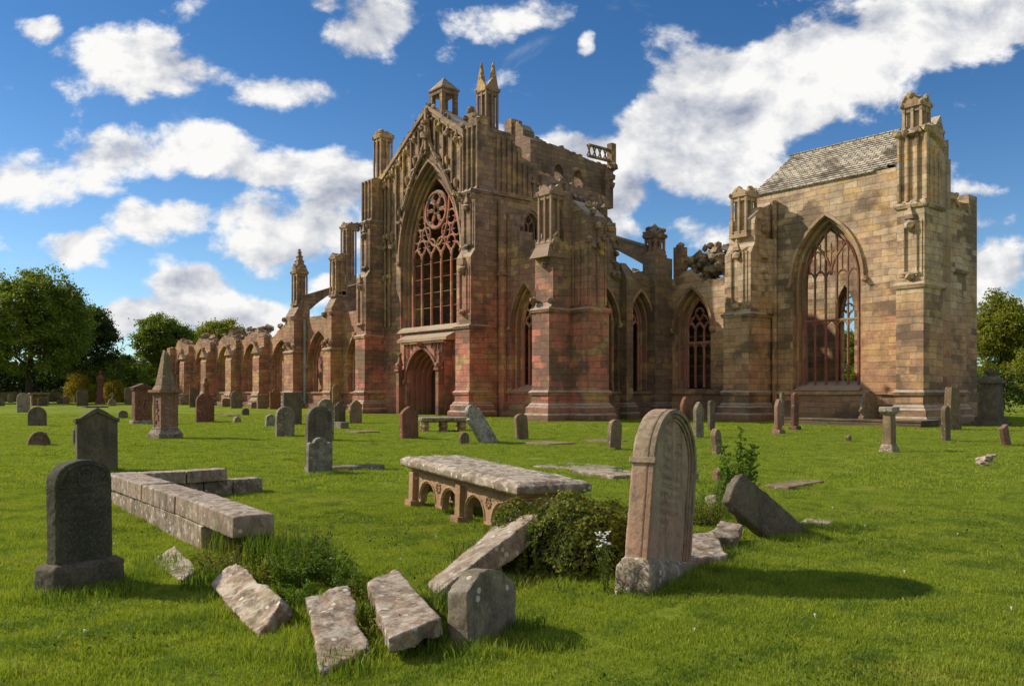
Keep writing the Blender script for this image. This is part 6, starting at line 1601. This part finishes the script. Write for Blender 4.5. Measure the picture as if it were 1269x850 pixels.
# ---------------- lawn grass: instanced blades, one object
L_grass = leaf_mat('lawn blades', (.16,.22,.026), (.295,.365,.040), (.43,.44,.07), trans=.35, posvar=1.1, rough=.55, lawn=True)
def grass_patch(name, size, n, h, w):
    r = RNG; x = r.uniform(-size/2, size/2, n); y = r.uniform(-size/2, size/2, n); a = r.uniform(0, 6.283, n); hh = h*r.uniform(.45, 1.15, n); la = r.uniform(0, 6.283, n); ln = hh*r.uniform(.1, .75, n)
    px_, py_ = -np.sin(a)*w/2, np.cos(a)*w/2; lx, ly = np.cos(la)*ln, np.sin(la)*ln; z = np.zeros(n)
    v = np.stack([np.stack([x-px_, y-py_, z-.006], 1), np.stack([x+px_, y+py_, z-.006], 1), np.stack([x+lx*.35+px_*.8, y+ly*.35+py_*.8, hh*.6], 1), np.stack([x+lx*.35-px_*.8, y+ly*.35-py_*.8, hh*.6], 1), np.stack([x+lx, y+ly, hh], 1)], 1).reshape(-1, 3)
    i = np.arange(n)*5; f = [(k, k+1, k+2, k+3) for k in i] + [(k+3, k+2, k+4) for k in i]
    me = bpy.data.meshes.new(name); me.from_pydata(v.tolist(), [], [tuple(int(q) for q in t) for t in f]); me.materials.append(L_grass)
    return bpy.data.objects.new(name, me)
def scatter(name, label, pts, patches, smin, smax):
    me = bpy.data.meshes.new(name); me.from_pydata([tuple(p) for p in pts], [], []); o = bpy.data.objects.new(name, me); COL.objects.link(o); tag(o, label, 'grass', kind='stuff')
    ng = bpy.data.node_groups.new(name, 'GeometryNodeTree'); ng.interface.new_socket('Geometry', in_out='INPUT', socket_type='NodeSocketGeometry'); ng.interface.new_socket('Geometry', in_out='OUTPUT', socket_type='NodeSocketGeometry')
    N = ng.nodes; Lk = ng.links; gi = N.new('NodeGroupInput'); go = N.new('NodeGroupOutput'); g2i = N.new('GeometryNodeGeometryToInstance')
    for pt_ in patches:
        oi = N.new('GeometryNodeObjectInfo'); oi.inputs[0].default_value = pt_; Lk.new(oi.outputs['Geometry'], g2i.inputs[0])
    ins = N.new('GeometryNodeInstanceOnPoints'); Lk.new(gi.outputs[0], ins.inputs['Points']); Lk.new(g2i.outputs[0], ins.inputs['Instance'])
    ins.inputs['Pick Instance'].default_value = True
    ri = N.new('FunctionNodeRandomValue'); ri.data_type = 'INT'; ri.inputs['Min'].default_value if False else None
    for s_ in ri.inputs:
        if s_.type == 'INT' and s_.name == 'Min': s_.default_value = 0
        if s_.type == 'INT' and s_.name == 'Max': s_.default_value = len(patches)-1
    iout = [s_ for s_ in ri.outputs if s_.type == 'INT'][0]; Lk.new(iout, ins.inputs['Instance Index'])
    rr = N.new('FunctionNodeRandomValue'); rr.data_type = 'FLOAT'
    fl = [s_ for s_ in rr.inputs if s_.type == 'VALUE']; fl[0].default_value = 0; fl[1].default_value = 6.283
    cx = N.new('ShaderNodeCombineXYZ'); Lk.new([s_ for s_ in rr.outputs if s_.type == 'VALUE'][0], cx.inputs[2]); Lk.new(cx.outputs[0], ins.inputs['Rotation'])
    rs = N.new('FunctionNodeRandomValue'); rs.data_type = 'FLOAT'; fl = [s_ for s_ in rs.inputs if s_.type == 'VALUE']; fl[0].default_value = smin; fl[1].default_value = smax; rs.inputs['Seed'].default_value = 5
    Lk.new([s_ for s_ in rs.outputs if s_.type == 'VALUE'][0], ins.inputs['Scale'])
    Lk.new(ins.outputs[0], go.inputs[0]); md = o.modifiers.new('scatter', 'NODES'); md.node_group = ng; return o
def fan(d0, d1, step, half=.70, j=.5):
    pts = []
    for yy in np.arange(d0, d1, step):
        for xx in np.arange(-half*yy-.8, half*yy+.8, step):
            d = yy + RNG.uniform(-j, j)*step; x = xx + RNG.uniform(-j, j)*step
            X, Y = x*RX + d*VX, x*RY + d*VY; pts.append((X, Y, gh(X, Y)))
    return pts
near = [grass_patch('turf', .55, 1600, .032, .0045) for _ in range(3)]
scatter('lawn_grass', 'short mown grass blades near the camera', fan(3.4, 14, .36), near, .8, 1.2)
mid = [grass_patch('turf', 1.3, 1700, .045, .011) for _ in range(2)]
scatter('lawn_grass', 'mown grass of the middle lawn', fan(14, 34, .95), mid, .8, 1.2)
far_ = [grass_patch('turf', 2.4, 1500, .05, .022) for _ in range(2)]
scatter('lawn_grass', 'mown grass of the far lawn', fan(33.5, 62, 1.9), far_, .8, 1.2)
tall_ = [grass_patch('turf', .30, 170, .085, .0048) for _ in range(3)]
tp = []
for p in fan(3.8, 13, .55, j=.9):
    if noise.noise(Vector((p[0]*.9, p[1]*.9, 4.4))) > .12: tp.append(p)
scatter('rough_grass', 'scattered rougher tufts in the foreground lawn', tp, tall_, .5, 1.1)
# longer unmown grass round the feet of the nearer stones
tp = []
for o in list(COL.objects):
    if o.parent is None and o.get('group') in (GROUP, 'tumbled slabs in the foreground', 'flat grave slabs lying in the grass', 'table tombs') or o.name.startswith(('chest_tomb', 'kerb_wall', 'fallen_stone', 'obelisk')):
        c = o.matrix_basis.translation; d = c.x*VX + c.y*VY
        if d > 30: continue
        R0 = .45 if not o.name.startswith('chest') else .9
        for k in range(int(22 if d < 15 else 10)):
            a = random.uniform(0, 6.283); r = R0*random.uniform(.5, 1.1); X, Y = c.x+r*math.cos(a), c.y+r*math.sin(a); tp.append((X, Y, gh(X, Y)))
for t in np.linspace(0, 1, 40):
    for s in (3.5, 3.98): X = -8.6-5.6*t; tp.append((X, s+RNG.uniform(-.05,.05), gh(X, s)))
scatter('rough_grass', 'uncut grass round the feet of the stones', tp, tall_, .6, 1.25)

def rosette(name, n, r, mat, size, asp=.6):
    C = np.stack([RNG.normal(size=n)*r, RNG.normal(size=n)*r, RNG.uniform(.02, .055, n)], 1); U, Vv = rand_leaves(C, size, asp, 2.5)
    o = quads(name, C, U, Vv, mat); COL.objects.unlink(o); return o
tp = [p for p in fan(3.8, 11, .34, j=.9) if noise.noise(Vector((p[0]*.7, p[1]*.7, 9.4))) > -.02]
scatter('lawn_clover', 'patches of clover and small broad leaves in the lawn', tp, [rosette('clover', 70, .09, L_weed, .022), rosette('clover', 60, .12, L_weed, .028)], .6, 1.2)
mdais, t__, b__ = material('daisy petals'); gp = t__.node('ShaderNodeNewGeometry').outputs['Position']; t__.l.new(t__.mix(t__.noise(gp, 90, 2), (.6,.6,.5), (.9,.9,.85)), b__.inputs['Base Color'])
dm = MB(); dm.lathe(0, 0, [(.003,.02),(.009,.048),(.002,.05)], 7); dd_ = dm.obj('daisy', mdais); COL.objects.unlink(dd_)
tp = [p for p in fan(4, 12, .8, j=1.0) if RNG.random() < .22]
scatter('lawn_daisies', 'tiny white daisies dotted over the near lawn', tp, [dd_, dd_], .7, 1.2)
